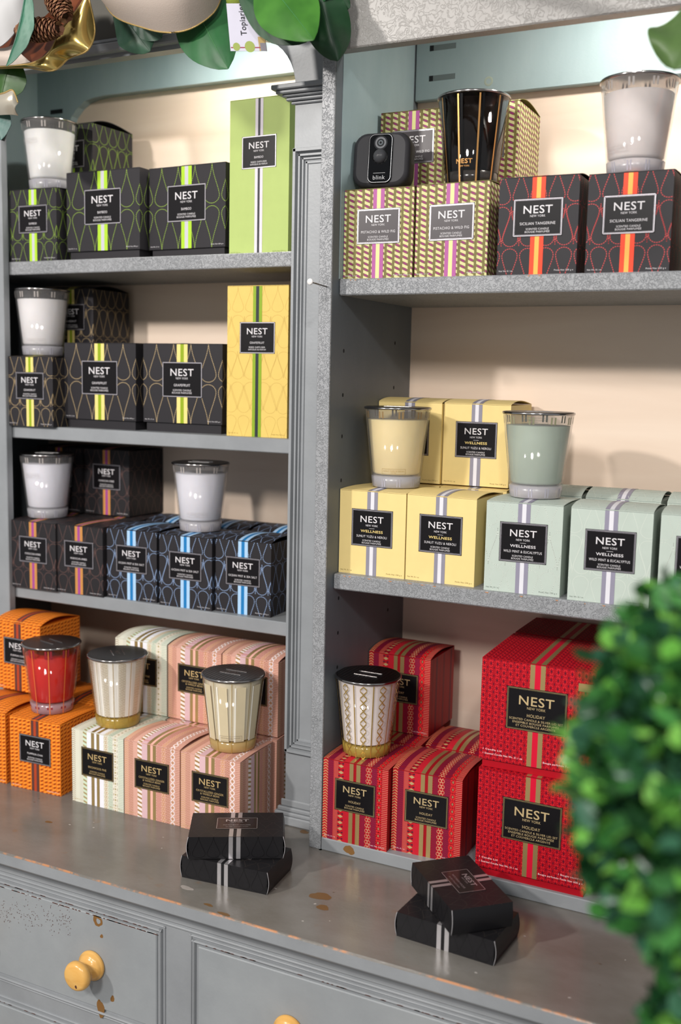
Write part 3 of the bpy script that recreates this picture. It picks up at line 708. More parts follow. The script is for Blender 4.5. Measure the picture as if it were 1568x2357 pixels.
place('yuzu', ZR2, [(.0008, .0339, .0, 'pale yellow box at the lower left under the yellow candle', F0), (.0912, .0355, -.0319, 'pale yellow box in the lower row beside the mint boxes', .004),
    (.002, .1405, 0, 'pale yellow box in the back lower row against the side panel', F0), (.093, .1405, 0, 'pale yellow box in the back lower row beside the mint green lids', F0)], g)
place('yuzu', ZR2+H_S+UP, [(.0008, .1440, .0, 'pale yellow box on the upper row behind the yellow candle', .005), (.0915, .149, .0, 'pale yellow box on the upper row with its whole label showing', .005)], g)
g = 'wild mint and eucalyptus candle boxes on the middle right shelf'
place('mint', ZR2, [(.195, .0263, .0295, 'pale grey green box under the mint candle', F0), (.2945, .0242, .0289, 'pale grey green box second from the mint candle, full label showing', .0045), (.392, .0262, .02, 'pale grey green box half hidden by the leafy topiary', .0045),
    (.188, .140, 0, 'pale grey green box behind the one under the mint candle', .009), (.2825, .140, .0, 'pale grey green box in the back row with bowed lid, second from left', .009), (.379, .140, 0, 'pale grey green box in the back row nearest the topiary', .009)], g)
g = 'red holiday candle boxes on the bottom right board'
place('holiday', ZR0, [(.0012, .0018, .0, 'patterned red box under the gold lattice candle', F0), (.0925, .0115, .035, 'patterned red box in front with a bowed bare lid', .004),
    (.003, .100, .0, 'patterned red box in the back row under the stacked one', F0), (.0965, .1085, 0, 'patterned red box in the back row with lid showing between stacks', .006)], g)
place('holiday', ZR0+H_S+UP, [(.0012, .1318, .0, 'patterned red box stacked on top behind the gold lattice candle', .006)], g)
g = 'large red holiday candle boxes on the bottom right board'
HR_ = DIM['R'][2]+DIM['R'][3]+.0012
place('holidayL', ZR0, [(.2058, .002, 0, 'large red box with diamond chain pattern at the bottom of the stack', .0002)], g, name='large_candle_box')
place('holidayL', ZR0+HR_+.0004, [(.2044, .0038, .0271, 'large red box with diamond chain pattern on top of the stack', .0002)], g, name='large_candle_box')
mb = MB(); mb.box((.1125, -.0007, .1075), (.1312, -.0001, .1165), GOLD, 0); mb.build('sticker', [o for o in S.objects if o.name == 'large_candle_box.001'][0])
place('holidayL', ZR0, [(.203, .150, 0, 'large red box at the back bottom behind the red stack', .0002)], g, depth=.096, name='large_candle_box')
place('holidayL', ZR0+HR_+.0004, [(.2008, .1425, 0, 'large red box at the back top with darkened lid under the shelf', .0002)], g, depth=.096, name='large_candle_box')
g = 'bamboo boxes on the top left shelf'
place('bamboo', ZL1, [(-.599, .101, .007, 'small charcoal box with lime stripe under the white candle, top left shelf', F0), (-.6, .1945, 0, 'small charcoal support box behind the lime striped one, top left shelf', F0)], g)
carton_box('bamboo', -.5945, .186, ZL1+H_S+UP, -.07, 'charcoal box with green teardrops and open bowed lid behind the top left candle', g, .0075)
place('bambooL', ZL1, [(-.5025, .1165, -.002, 'large charcoal box with lime stripe nearest the white candle', .0002), (-.3648, .133, -.0439, 'large charcoal box with lime stripe beside the tall green box', .0002)], g, name='large_candle_box')
carton_box('bambooD', -.2233, .1248, ZL1, -.029, 'tall plain green carton with black and white stripe', 'reed diffuser cartons', .0003, name='diffuser_box')
g = 'grapefruit boxes on the second left shelf'
place('grapefruit', ZL2, [(-.602, .092, .0, 'small charcoal box with yellow stripe under a white candle, second left shelf', F0)], g)
place('grapefruit', ZL2, [(-.6035, .187, 0, 'small charcoal support box behind the yellow striped one, second left shelf', F0)], g)
carton_box('grapefruit', -.6035, .188, ZL2+H_S+UP, 0, 'small charcoal box with bowed lid behind the second left candle', g, .006)
place('grapefruitL', ZL2, [(-.5120, .118, .0, 'large charcoal box with gold teardrops beside the small yellow striped one', .0002), (-.3685, .123, .035, 'large charcoal box with gold teardrops beside the tall yellow box', .0002)], g, name='large_candle_box')
carton_box('grapefruitD', -.2191, .1149, ZL2, .0405, 'tall yellow carton with green and black stripe', 'reed diffuser cartons', .0003, name='diffuser_box')
g = 'moroccan amber boxes on the third left shelf'
place('amber', ZL3, [(-.6015, .092, .0079, 'charcoal box with orange purple stripe, leftmost of its row', F0), (-.5155, .0965, .02, 'charcoal box with orange purple stripe beside the blue striped boxes', F0),
    (-.611, .1925, 0, 'charcoal box hidden at the back left under the stacked ones', F0), (-.519, .1925, 0, 'charcoal box hidden at the back under the stacked amber box', F0)], g)
place('amber', ZL3+H_S+UP, [(-.641, .1985, -.0, 'charcoal box at the back left, mostly behind the left white candle', F0), (-.5475, .2035, -.0, 'charcoal box with orange purple stripe stacked on top, whole label showing', .003)], g)
g = 'ocean mist boxes on the third left shelf'
place('ocean', ZL3, [(-.4239, .1055, .028, 'charcoal box with light blue stripe, first of the blue striped row', .003), (-.3257, .1025, .0308, 'charcoal box with light blue stripe under the right white candle', .0015), (-.2338, .1111, .035, 'charcoal box with light blue stripe nearest the pilaster', .0055)], g)
place('ocean', ZL3, [(-.425, .2035, 0, 'blue striped charcoal box in the back row, left', .006), (-.328, .2035, 0, 'blue striped charcoal box in the back row, middle', .006), (-.232, .2045, 0, 'blue striped charcoal box in the back row, right, lid bowed up', .006)], g)
g = 'pumpkin chai boxes on the worktop'
place('pumpkin', 0, [(-.489, -.0338, .0445, 'orange basket weave box in front under the red candle', .0015), (-.589, -.034, .02, 'orange basket weave box cut off by the left edge, lower row', .006), (-.497, .0605, 0, 'orange basket weave box in the back row, lid beside the red candle', .005), (-.593, .0605, 0, 'orange basket weave box in the back row at the left edge', .005)], g)
place('pumpkin', H_S+.006, [(-.5935, .0470, .0, 'orange basket weave box stacked on top with bowed lid', .0085)], g)
g = 'birchwood pine boxes on the worktop'
place('birchwood', 0, [(-.3769, -.0316, 0, 'cream box with gold stripes under the cream patterned candle', F0), (-.377, .0635, 0, 'cream patterned box in the lower back row', F0)], g)
place('birchwood', H_S+UP, [(-.3772, .0655, .03, 'cream box with gold stripes stacked behind the cream candle', .006)], g)
g = 'crystallized ginger boxes on the worktop'
place('ginger', 0, [(-.2857, -.0316, .0217, 'pink patterned box between the cream box and the corner pink box', .0045), (-.1928, -.0318, .035, 'pink patterned box under the gold lined candle, side face showing', F0),
    (-.2840, .0635, 0, 'pink patterned box in the lower back row, left', F0), (-.1935, .0665, 0, 'pink patterned box in the lower back row by the pilaster', F0)], g)
place('ginger', H_S+UP, [(-.2853, .0684, .0, 'pink patterned box stacked on top, left of the pair', .006), (-.1948, .0702, .0, 'pink patterned box stacked on top against the pilaster', .006)], g)

# ---- black holder boxes on the worktop
BLK = mat('#1c1b1d', .36); BLK2 = mat('#151416', .3); BEDGE = mat('#a5a2a4', .6)
def holder_box(x, y, z, r, label):
    W, D, H = .1140, .0695, .0272; t = thing('match_holder_box', (x, y, z), r, label, 'box', 'black silver striped gift boxes on the worktop')
    mb = MB(); mb.box((.001, 0, 0), (W-.001, D, H), BLK)
    for X, s in ((.001, -1), (W-.001, 1)):      # bowed end flaps with pale cut edges
        n = 8; vs = []
        for i in range(n+1):
            z_ = H*i/n; o = s*.0022*math.sin(PI*i/n); vs += [(X+o, .0003, z_), (X+o, D-.0003, z_)]
        mb.mesh(vs, [(2*i, 2*i+1, 2*i+3, 2*i+2) for i in range(n)], BLK, True)
        mb.tube([(X+s*.0022*math.sin(PI*i/n), .0001, H*i/n) for i in range(n+1)], .00035, BEDGE, 5)
    fF = lambda u, v, o: (u, -o, v); fT = lambda u, v, o: (u, v, H+o)
    sp = [(-.0085, -.0035, SILV), (.0005, .0055, SILV)]
    A = Art(W, H); drops(A, BLK2, [(.5, .05, 1.05)], .0175, .0007, 0); stripes(A, sp, cx=W/2); A.emit(mb, fF)
    A = Art(W, D); drops(A, mat('#403a36', .35), [(.5, .30, .02), (0, .62, .34), (.5, .66, .98)], .0175, .0004, 0); stripes(A, sp, cx=W/2); A.emit(mb, fT)
    A = Art(D, H); fR = lambda u, v, o: (W+o, u, v)
    mb.build('carton', t)
    lw, lh = .050, .032; x0, y0 = (W-lw)/2, (D-lh)/2+.003; mb = MB(); mb.box((x0, y0, H), (x0+lw, y0+lh, H+.0004), mat('#2a2322', .12))
    fB = lambda u, v, o: (x0+u, y0+v, H+.0004+o); A = Art(lw, lh)
    for o, tw in ((.0004, .0006),): A.rect(o, o, lw-o, o+tw, SILV); A.rect(o, lh-o-tw, lw-o, lh-o, SILV); A.rect(o, o, o+tw, lh-o, SILV); A.rect(lw-o-tw, o, lw-o, lh-o, SILV)
    A.emit(mb, fB); lb = mb.build('label', t); mb = MB()
    write(mb, 'NEST', lw/2, lh*.74, .028, .0065, SILV, fB, .025); write(mb, 'NEW YORK', lw/2, lh*.56, .015, .002, SILV, fB); write(mb, 'MATCHBOX HOLDER', lw/2, lh*.33, .033, .0024, SILV, fB); write(mb, 'SILVER COLLECTION', lw/2, lh*.17, .027, .0018, SILV, fB); mb.build('lettering', lb)
    return t
holder_box(-.1118, -.1466, .0001, .0981, 'black box with silver stripes, lower of the pair left of centre')
holder_box(-.0983, -.1531, .0285, .5196, 'black box with silver stripes, upper of the pair left of centre')
holder_box(.1681, -.1456, .0001, -.0613, 'black box with silver stripes, lower of the pair in front of the red boxes')
holder_box(.1596, -.0841, .0285, -.8002, 'black box with silver stripes, upper one turned askew before the red boxes')

# ============================================================ candles
CH, CRT, CRB = .0975, .0412, .0300
def rad(z): return CRB+(CRT-CRB)*z/CH
CLEARG = glassy('clear_glass', '#fcfcfc', .8, .04, .07); BASEG = mat('#dad7dc', .25)
b_ = BASEG.node_tree.nodes['Principled BSDF']; b_.inputs['Transmission Weight'].default_value = .55
def baseglass(c, t=.5):
    m = mat(c, .16).copy(); m.node_tree.nodes['Principled BSDF'].inputs['Transmission Weight'].default_value = t; return m
BASEY = baseglass('#cfae52'); BASER = baseglass('#c9a0a6')  # gold tint puts the amber reflection into the patterned jars' bases
LIDM = mat('#a39f9d', .16, 1.0); LIDD = mat('#4a4644', .3, 1.0); LIDT = mat('#3e3b3a', .22, 1.0)
def cone(th, z, o): r = rad(z)+o; return (r*math.cos(th), r*math.sin(th), z)
def candle(x, y, z, rz, label, wax, kindc, base=BASEG, lidrot=.3, wtop=.085, laboff=-.1, labz=None):
    t = thing('jar_candle', (x, y, z), rz, label, 'candle', 'scented candles in glass jars')
    mb = MB()
    glass = FIGG if kindc == 'fig' else (CLEARC if kindc in ('red', 'birch', 'ginger', 'holiday') else CLEARG)
    mb.lathe([(rad(.014), .014), (rad(CH), CH), (rad(CH)-.0022, CH), (rad(.02)-.0022, .0145)], glass, seg=64)
    front = math.atan2(CAM.y-y, CAM.x-x)-rz
    def quad(th, z0, z1, w, m, o=.0001, n=1):
        for i in range(n):
            a, b = z0+(z1-z0)*i/n, z0+(z1-z0)*(i+1)/n; d0 = w/2/rad(a); d1 = w/2/rad(b)
            mb.poly([cone(th-d0, a, o), cone(th+d0, a, o), cone(th+d1, b, o), cone(th-d1, b, o)], m)
    def seg(th0, z0, th1, z1, lw, m, o=.00015):
        r = rad((z0+z1)/2); dx, dz = (th1-th0)*r, z1-z0; l = math.hypot(dx, dz); nx, nz = -dz/l*lw/2/r, dx/l*lw/2
        mb.poly([cone(th0-nx, z0-nz, o), cone(th1-nx, z1-nz, o), cone(th1+nx, z1+nz, o), cone(th0+nx, z0+nz, o)], m)
    N = 10
    for k in range(N):
        th = 2*PI*k/N+.2
        if kindc in ('white', 'yuzu', 'mint'):
            m = mat('#c9c2bd', .3) if kindc == 'white' else mat({'yuzu': '#c8ae80', 'mint': '#a9ab98'}[kindc], .3)
            for s in (-1, 1):
                tw = th+s*.055; quad(tw, wtop+.002, CH-.002, .0022, mat({'white': '#a39c98', 'yuzu': '#8d7450', 'mint': '#8c8a6e'}[kindc], .3), .0001); quad(tw, .002, .0125, .0016, mat('#a9a6b0', .3), .0001)
        if kindc == 'red': quad(th, .001, CH-.001, .0011, mat('#f08a45', .3, .3)); 
        if kindc == 'red':
            for s in (-1, 1): quad(th+s*.09, wtop, CH-.001, .003, mat('#8e2a34', .35)); quad(th+s*.09, .008, .0115, .0022, mat('#8e2a34', .35))
        if kindc in ('birch', 'ginger', 'holiday'):
            quad(th, .0005, CH-.001, .0008 if kindc != 'holiday' else .0014, GOLD2)
        if kindc == 'fig':
            quad(th, .001, CH-.001, .0019, mat('#d09a5c', .3, .8)); quad(th+.1, .001, CH-.001, .003, mat('#0c0b0c', .2)); 
        tm = th+PI/N
        if kindc == 'holiday':
            per = .0108; zz_ = .004
            while zz_ < CH-.004:
                h = .10
                for s in (-1, 1): seg(tm, zz_-per/2+.0002, tm+s*h, zz_-per*.10, .0013, GOLD2); seg(tm+s*h, zz_+per*.10, tm, zz_+per/2-.0002, .0013, GOLD2); seg(tm+s*h, zz_-per*.1, tm+s*h, zz_+per*.1, .0008, GOLD2)
                zz_ += per
        if kindc == 'birch':
            z_ = .002
            while z_ < CH-.003:
                for s in (0,): seg(tm-.13, z_, tm+.13, z_+.004, .0004, GOLD2); seg(tm+.13, z_, tm-.13, z_+.004, .0004, GOLD2)
                z_ += .0024
        if kindc == 'ginger':
            quad(tm, .016, wtop+.006, .012, mat('#d9c9a6', .5), .00008, 1); quad(tm-.2, .016, wtop+.006, .002, mat('#eee8da', .5), .00009)
    if kindc == 'holiday': pass
    vm = mb.build('glass_jar', t)
    lm = MB(); wlab = .030
    if kindc in ('white', 'yuzu', 'ginger', 'mint'):
        zc = labz if labz else {'white': .068, 'yuzu': .0215, 'ginger': .021, 'mint': .0915}[kindc]; th0 = front+laboff
        fn = lambda u, v, o: cone(th0+u/rad(zc+v), zc+v, .0003+o)
        A = Art(1, 1); inkm = mat({'white': '#b5aeac', 'yuzu': '#9c7c48', 'ginger': '#948776', 'mint': '#6d7468'}[kindc], .5); w2, h2 = wlab/2, .0034
        for (a, b, c, e) in ((-w2, -h2, w2, -h2+.0003), (-w2, h2-.0003, w2, h2), (-w2, -h2, -w2+.0003, h2), (w2-.0003, -h2, w2, h2)):
            for i in range(6):
                ua, ub = a+(c-a)*i/6, a+(c-a)*(i+1)/6; lm.poly([fn(ua, b, 0), fn(ub, b, 0), fn(ub, e, 0), fn(ua, e, 0)], inkm)
        txt = {'white': 'SCENTED CANDLE', 'yuzu': 'SUNLIT YUZU & NEROLI', 'ginger': 'CRYSTALLIZED GINGER', 'mint': 'WILD MINT & EUCALYPTUS'}[kindc]
        write(lm, txt, 0, .0006, .026, .0016, inkm, fn); write(lm, 'TESTER', 0, -.0018, .007, .0010, inkm, fn)
        lb = lm.build('tester_print', t)
    if kindc == 'fig':
        fn = lambda u, v, o: cone(front-.28+u/rad(.02+v), .022+v, .0003+o); cm = mat('#d09a5c', .3, .6)
        write(lm, 'NEST', 0, .002, .019, .0052, cm, fn, .02); write(lm, 'NEW YORK', 0, -.0035, .0125, .0018, cm, fn, .01); lm.build('lettering', t)
    mb = MB(); r0 = .0026
    coat = {'birch': '#fdf6ec', 'ginger': '#f4e8cc', 'holiday': '#f3e9e4'}.get(kindc)
    if kindc == 'fig': wtop_ = .075
    mb.lathe([(0, .0165), (rad(.0165)-r0-.002, .0165), (rad(.019)-r0, .019), (rad(wtop)-r0, wtop-.0004), (rad(wtop)-r0-.0004, wtop), (0, wtop+.0001)], waxm(wax), seg=64)
    mb.build('wax', t)
    if kindc in ('birch', 'ginger', 'holiday', 'red'):
        mb = MB(); mb.lathe([(rad(.0168)-.0023, .0168), (rad(CH-.001)-.0023, CH-.001)], mat(coat, .35) if coat else mat('#b8343c', .3), seg=64) if coat else None
        if coat: mb.build('inner_coating', t)
    mb = MB(); mb.lathe([(0, .0002), (CRB-.0015, .0002), (CRB, .0012), (rad(.0138)-.0002, .0138), (rad(.0138)-.003, .0150), (0, .0150)], base, seg=64); mb.build('glass_base', t)
    # chrome lid with ribbed face
    mb = MB(); RL = .0426
    mb.lathe([(0, CH+.0002), (CRT-.003, CH+.0002), (RL-.0004, CH+.0004), (RL, CH+.0010), (RL, CH+.0024), (RL-.0006, CH+.0031), (RL-.0018, CH+.0034)], LIDM, seg=72)
    mb.lathe([(RL-.0018, CH+.0034), (RL-.0040, CH+.00335), (0, CH+.0033)], LIDD, seg=72)
    ca, sa = math.cos(lidrot), math.sin(lidrot)
    def LT(u, v, o): return (u*ca-v*sa, u*sa+v*ca, CH+.0034+o)
    n = 15
    for i in range(n):
        u = -.036+.072*i/(n-1); h = math.sqrt(max(0, .0385**2-u*u)); w_ = .0003
        mb.poly([LT(u-w_, -h, .00005), LT(u+w_, -h, .00005), LT(u+w_, h, .00005), LT(u-w_, h, .00005)], LIDM)
    ld = mb.build('lid', t)
    mb = MB(); BR = mat('#e9e6e4', .12, 1.0)
    mb.box((-.016, .007, CH+.0034), (.016, .0085, CH+.0040), BR); mb.box((-.016, -.0085, CH+.0034), (.016, -.007, CH+.0040), BR)
    write(mb, 'NEST', 0, 0, .019, .0062, BR, lambda u, v, o: (u, v, CH+.0038), .02); e = mb.build('embossing', ld); e.rotation_euler.z = lidrot
    return t
CLEARC = glassy('clear_glass_jar', '#fcfcfc', .8, .04)
FIGG = glassy('smoky_glass', '#b9b2ae', 1.0)
tz = DIM['S'][2]+.0030
candle(.0395, .0465, ZR0+tz, .1, 'gold lattice patterned candle with chrome lid on the left red box', '#eee2dc', 'holiday', BASEY, -.1)
candle(.0527, .0875, ZR2+tz, 0, 'pale yellow candle on the yellow boxes', '#f1dba0', 'yuzu', BASEG, .2)
candle(.2356, .083, ZR2+tz, .2, 'mint green candle on the grey green box', '#a8b5a4', 'mint', BASEG, .2)
candle(.1452, .0723, ZR1+tz, 0, 'smoky black candle with copper stripes on the olive boxes', '#4a4647', 'fig', baseglass('#3a3634', .4), .2, .094)
candle(.3345, .072, ZR1+tz, .1, 'tall frosted white candle on the top right shelf', '#e2d8d4', 'white', BASEG, .2, .085, -.75, .026)
candle(-.5545, .1400, ZL1+tz, .0, 'white candle on the top left shelf beside the leaves', '#f0eeec', 'white', BASEG, .2, .085, -.9)
candle(-.5700, .1360, ZL2+tz, .0, 'white candle on the second left shelf', '#ece8e8', 'white', BASEG, .2, .085, -.35, .022)
candle(-.5690, .1400, ZL3+tz, .0, 'white candle on the left of the third left shelf', '#e8e6ee', 'white', BASEG, .2, .085, -.75)
candle(-.2905, .1567, ZL3+tz, .0, 'white candle standing on the blue striped boxes', '#e8e6ee', 'white', BASEG, .2, .085, -.15, .026)
candle(-.4535, .0154, tz, .1, 'red candle with orange lines on the orange boxes', '#d0241f', 'red', BASER, -.35)
candle(-.3331, .0148, tz, .0, 'cream candle with fine gold hatching on the cream box', '#ece2d8', 'birch', BASEY, -.75)
candle(-.1419, .0150, tz, .0, 'beige candle with thin gold lines on the pink box', '#e2d3b4', 'ginger', baseglass('#d9b878'), .0)  # base tint again carries the amber reflection

# ============================================================ security camera, nail
t = thing('security_camera', (.0375, .050, ZR1+.1072), .12, 'square black security camera on the left olive patterned box', 'camera')
HM = mat('#323134', .45); GL = mat('#0a0b0d', .06)
def rrect(w, h, r, n=6):
    P = []
    for cx, cz, a0 in ((w/2-r, h/2-r, 0), (-w/2+r, h/2-r, 90), (-w/2+r, -h/2+r, 180), (w/2-r, -h/2+r, 270)):
        for i in range(n+1): a = math.radians(a0+90*i/n); P.append((cx+r*math.cos(a), cz+r*math.sin(a)))
    return P
mb = MB(); rings = [(.066, .060, .014, .030), (.0705, .0645, .016, .024), (.0715, .0655, .017, .010), (.0705, .0645, .0165, .004), (.067, .061, .015, .0008), (.060, .056, .013, -.0006)]
vs = []; n = len(rrect(1, 1, .1)); tilt = math.radians(6)
def tl(x, y, z): return (x, y*math.cos(tilt)-(z)*math.sin(tilt)*-1, z*math.cos(tilt)-y*math.sin(tilt)+.0355)
for w_, h_, r_, y_ in rings: vs += [tl(x, y_, z) for x, z in rrect(w_, h_, r_)]
fs = [(k*n+i, k*n+(i+1) % n, (k+1)*n+(i+1) % n, (k+1)*n+i) for k in range(len(rings)-1) for i in range(n)]
mb.mesh(vs, fs, HM, True); mb.mesh(vs, [tuple(range(n))[::-1], tuple(range((len(rings)-1)*n, len(rings)*n))], HM); mb.build('housing', t)
mb = MB(); P0, P1 = rrect(.030, .0585, .007), rrect(.0285, .057, .0065)
mb.mesh([tl(x, -.0005, z) for x, z in P0]+[tl(x, -.0022, z) for x, z in P0]+[tl(x, -.0026, z) for x, z in P1], [(i, (i+1) % n, n+(i+1) % n, n+i) for i in range(n)]+[(n+i, n+(i+1) % n, 2*n+(i+1) % n, 2*n+i) for i in range(n)]+[tuple(range(2*n, 3*n))], GL)
mb.mesh([tl(x, -.00262, z) for x, z in P1]+[tl(x*.975, -.00264, z*.985) for x, z in P1], [(i, (i+1) % n, n+(i+1) % n, n+i) for i in range(n)], mat('#8a8a8c', .3, .8))
fp = mb.build('face_plate', t)
def disc(mb, r, y, zc, m, dome=0):
    k = 24; R = [(r*math.cos(a*PI/8), -r*dome*math.sin(a*PI/8)) for a in range(5)] if dome else [(r, 0), (0, 0)]
    vs = [tl(q*math.cos(2*PI*i/k), y+d, zc+q*math.sin(2*PI*i/k)) for i in range(k) for q, d in R]; L_ = len(R)
    mb.mesh(vs, [(i*L_+j, ((i+1) % k)*L_+j, ((i+1) % k)*L_+j+1, i*L_+j+1) for i in range(k) for j in range(L_-1)], m, True)
mb = MB()
for r, y, c, m_ in ((.0085, -.0027, None, '#1b1c1f'), (.0068, -.00285, None, '#6c6d70'), (.0046, -.003, None, '#17181a'), (.0030, -.0031, None, '#5a6064'), (.0014, -.0032, None, '#050506')): disc(mb, r, y, .0185, mat(m_, .15, .2))
mb.build('lens', t)
mb = MB(); disc(mb, .0098, -.0026, .0025, mat('#0c0d0e', .2)); disc(mb, .0085, -.0027, .0025, mat('#3c3d40', .3), .75); mb.build('motion_sensor_dome', t)
mb = MB(); lw = mat('#a9a9ab', .4)
fn = lambda u, v, o: tl(u, -.0027-o, v-.0225); write(mb, 'blink', 0, 0, .0150, .0052, lw, fn, .0); mb.box((0, 0, 0), (0.0001, .0001, .0001), lw)
mb.mesh([tl(-.0075, -.00272, -.0176), tl(.0075, -.00272, -.0176), tl(.0075, -.00272, -.0172), tl(-.0075, -.00272, -.0172)], [(0, 1, 2, 3)], lw); mb.build('lettering', fp)
mb = MB(); mb.lathe([(0, 0), (.013, 0), (.012, .003), (.006, .004), (.006, .02), (0, .02)], HM, (0, .020, 0), 24); mb.build('stand', t)

t = thing('nail', (-.0062, -.0, .7045), 0, 'nail with a white round head sticking out of the centre post', 'nail')
mb = MB(); mb.tube([(0, 0, 0), (0, -.041, .0022)], .0009, mat('#77716c', .35, .8), 8); mb.build('shank', t)
mb = MB(); mb.lathe([(0, .041), (.0036, .0412), (.0036, .0424), (.0028, .0430), (0, .0432)], mat('#dcdad8', .4), (0, 0, .0022), 20, 'y'); mb.build('head', t)

# ============================================================ garland along the top
LEAFM = {}
def leafmat(c1, c2, rough=.42):
    k = (c1, c2)
    if k not in LEAFM:
        m = bpy.data.materials.new('waxy_leaf_%d' % len(LEAFM)); m.use_nodes = True; nt, N, L = nodes(m); b = nt.nodes['Principled BSDF']
        tc = N('TexCoord'); n = N('TexNoise'); n.inputs['Scale'].default_value = 25; n.inputs['Detail'].default_value = 3; L(tc.outputs['Object'], n.inputs['Vector'])
        r = N('ValToRGB'); r.color_ramp.elements[0].position = .35; r.color_ramp.elements[1].position = .65; r.color_ramp.elements[0].color = lin(c1); r.color_ramp.elements[1].color = lin(c2)
        L(n.outputs['Fac'], r.inputs['Fac']); L(r.outputs['Color'], b.inputs['Base Color']); b.inputs['Roughness'].default_value = rough; b.inputs['Specular IOR Level'].default_value = .35
        LEAFM[k] = m
    return LEAFM[k]
gar = thing('magnolia_garland', (-.2, -.05, 1.12), 0, 'garland of magnolia leaves, ivory petals, gold ribbon and pine cones across the hutch top', 'garland')
def leaf(base, tip, width, m, nrm=(0, -1, 0), cup=.15, droop=.1, wav=.0, par=gar, vein=None, name='leaf', fat=.5):
    base, tip = Vector(base), Vector(tip); ax = tip-base; L_ = ax.length; ax.normalize(); nrm = Vector(nrm); nrm = (nrm-ax*nrm.dot(ax)).normalized(); sd = ax.cross(nrm)
    NU, NV = 18, 10; vs = []; mb = MB()
    for i in range(NU+1):
        s = i/NU; wd = width/2*(math.sin(PI*min(1, s**(.62+fat)))**.8 if 0 < s < 1 else 0.0)+.0006
        for j in range(NV+1):
            t_ = -1+2*j/NV
            ve = .0012*math.cos(abs(t_)*9-s*26)*(1 if abs(t_) > .08 else 0)*wd/(width/2)
            q = base+ax*(L_*s)+sd*(t_*wd)+nrm*(-cup*abs(t_)**1.2*wd*-1*-1 + droop*L_*math.sin(PI*s)+wav*wd*math.sin(s*9+t_*2)*abs(t_)+ve*.5)
            vs.append(q)
    fs = [(i*(NV+1)+j, i*(NV+1)+j+1, (i+1)*(NV+1)+j+1, (i+1)*(NV+1)+j) for i in range(NU) for j in range(NV)]
    mb.mesh(vs, fs, m, True)
    k = len(vs); back = [v-nrm*.0006 for v in vs]; mb.mesh(back, [f_[::-1] for f_ in fs], m, True)
    mb.tube([vs[i*(NV+1)+NV//2]+nrm*.0002 for i in range(NU+1)], .0007, vein or m, 6, lambda s: 1-.8*s)
    o = mb.build(name, par); o.location = -Vector(par.location) if par else (0, 0, 0); return o
G1, G2, G3, G4, G5 = leafmat('#1c4f28', '#276334'), leafmat('#2f621b', '#407726'), leafmat('#17361f', '#23492b'), leafmat('#32503f', '#446551'), leafmat('#274a14', '#31591b')
VN = leafmat('#3d7a42', '#4a874c')
leaf(at(418, -50, -.01), at(525, 158, -.035), .078, G1, (.2, -1, .1), .25, .06, vein=VN)
leaf(at(598, -62, -.075), at(722, 92, -.10), .068, G2, (.2, -1, .35), .2, .04, vein=VN, fat=.35)
leaf(at(545, -20, -.072), at(706, 96, -.078), .046, G3, (.2, -1, .2), .2, .0)
leaf(at(722, -60, -.05), at(778, 140, -.04), .052, G3, (.5, -1, 0), .6, .05, .35, vein=G4)
leaf(at(262, 5, .015), at(345, 118, .02), .055, G4, (.3, -1, -.1), .3, .05, .2)
leaf(at(300, 20, .012), at(372, 88, .02), .036, G4, (.3, -1, -.1), .2, .03)
leaf(at(62, -45, -.10), at(14, 152, -.105), .032, leafmat('#2c5c48', '#3a6f58'), (-.2, -1, .2), .5, -.05)
leaf(at(30, 120, -.03), at(2, 232, -.035), .055, G5, (.2, -1, .1), .2, .03)
leaf(at(-20, 235, -.03), at(2, 322, -.03), .040, leafmat('#3a5f58', '#4c7168'), (.2, -1, 0), .2, .02)
leaf(at(790, -40, -.03), at(752, 16, -.03), .04, G3, (.1, -1, 0), .3, .0)
leaf(at(1640, -30, -.22), at(1552, 160, -.24), .070, leafmat('#40592c', '#4c6634'), (-.2, -1, 0), .2, .02, .3)
leaf(at(640, -60, -.03), at(760, -10, -.05), .06, G1, (.2, -1, .1), .2, .05)
mb = MB(); mb.tube([at(1640, -30, -.22), at(1655, -90, -.21), at(1680, -165, -.2)], .0022, mat('#4f5a30', .6), 8); o = mb.build('leaf_stem', gar); o.location = -Vector(gar.location)
IV = mat('#bfb1a6', .45, 0, .3, 700); GF = mat('#c8ad66', .22, .85); GLIT = mat('#b59a62', .45, .7, .8, 2500)
def smoothline(P, n):
    P = [Vector(p) for p in P]; out = []; m_ = len(P)-1
    for i in range(n+1):
        s = i/n*m_; k = min(int(s), m_-1); f_ = s-k; p0, p1, p2, p3 = P[max(k-1, 0)], P[k], P[k+1], P[min(k+2, m_)]
        out.append(.5*((2*p1)+(-p0+p2)*f_+(2*p0-5*p1+4*p2-p3)*f_*f_+(-p0+3*p1-3*p2+p3)*f_**3))
    return out
def cloth(A_, B_, m, name, bow=.0, n=36, k=12, edge=None, par=gar):
    """sheet spanning two hand-placed rims A_ and B_, bowed towards the room"""
    A_, B_ = smoothline(A_, n), smoothline(B_, n); mb = MB(); vs = []
    for i in range(n+1):
        for j in range(k+1):
            s = j/k; q = A_[i]*(1-s)+B_[i]*s; q = q+Vector((0, -1, 0))*bow*math.sin(PI*s); vs.append(q)
    fs = [(i*(k+1)+j, i*(k+1)+j+1, (i+1)*(k+1)+j+1, (i+1)*(k+1)+j) for i in range(n) for j in range(k)]
    mb.mesh(vs, fs, m, True); mb.mesh([v+Vector((0, .0012, 0)) for v in vs], [f_[::-1] for f_ in fs], m, True)
    o = mb.build(name, par); o.location = -Vector(par.location)
    if edge:
        e = MB(); e.tube([p+Vector((0, -.0004, 0)) for p in (B_ if edge == 'B' else A_)], .0011, GLIT, 6); q = e.build('glitter_edge', o)
    return o
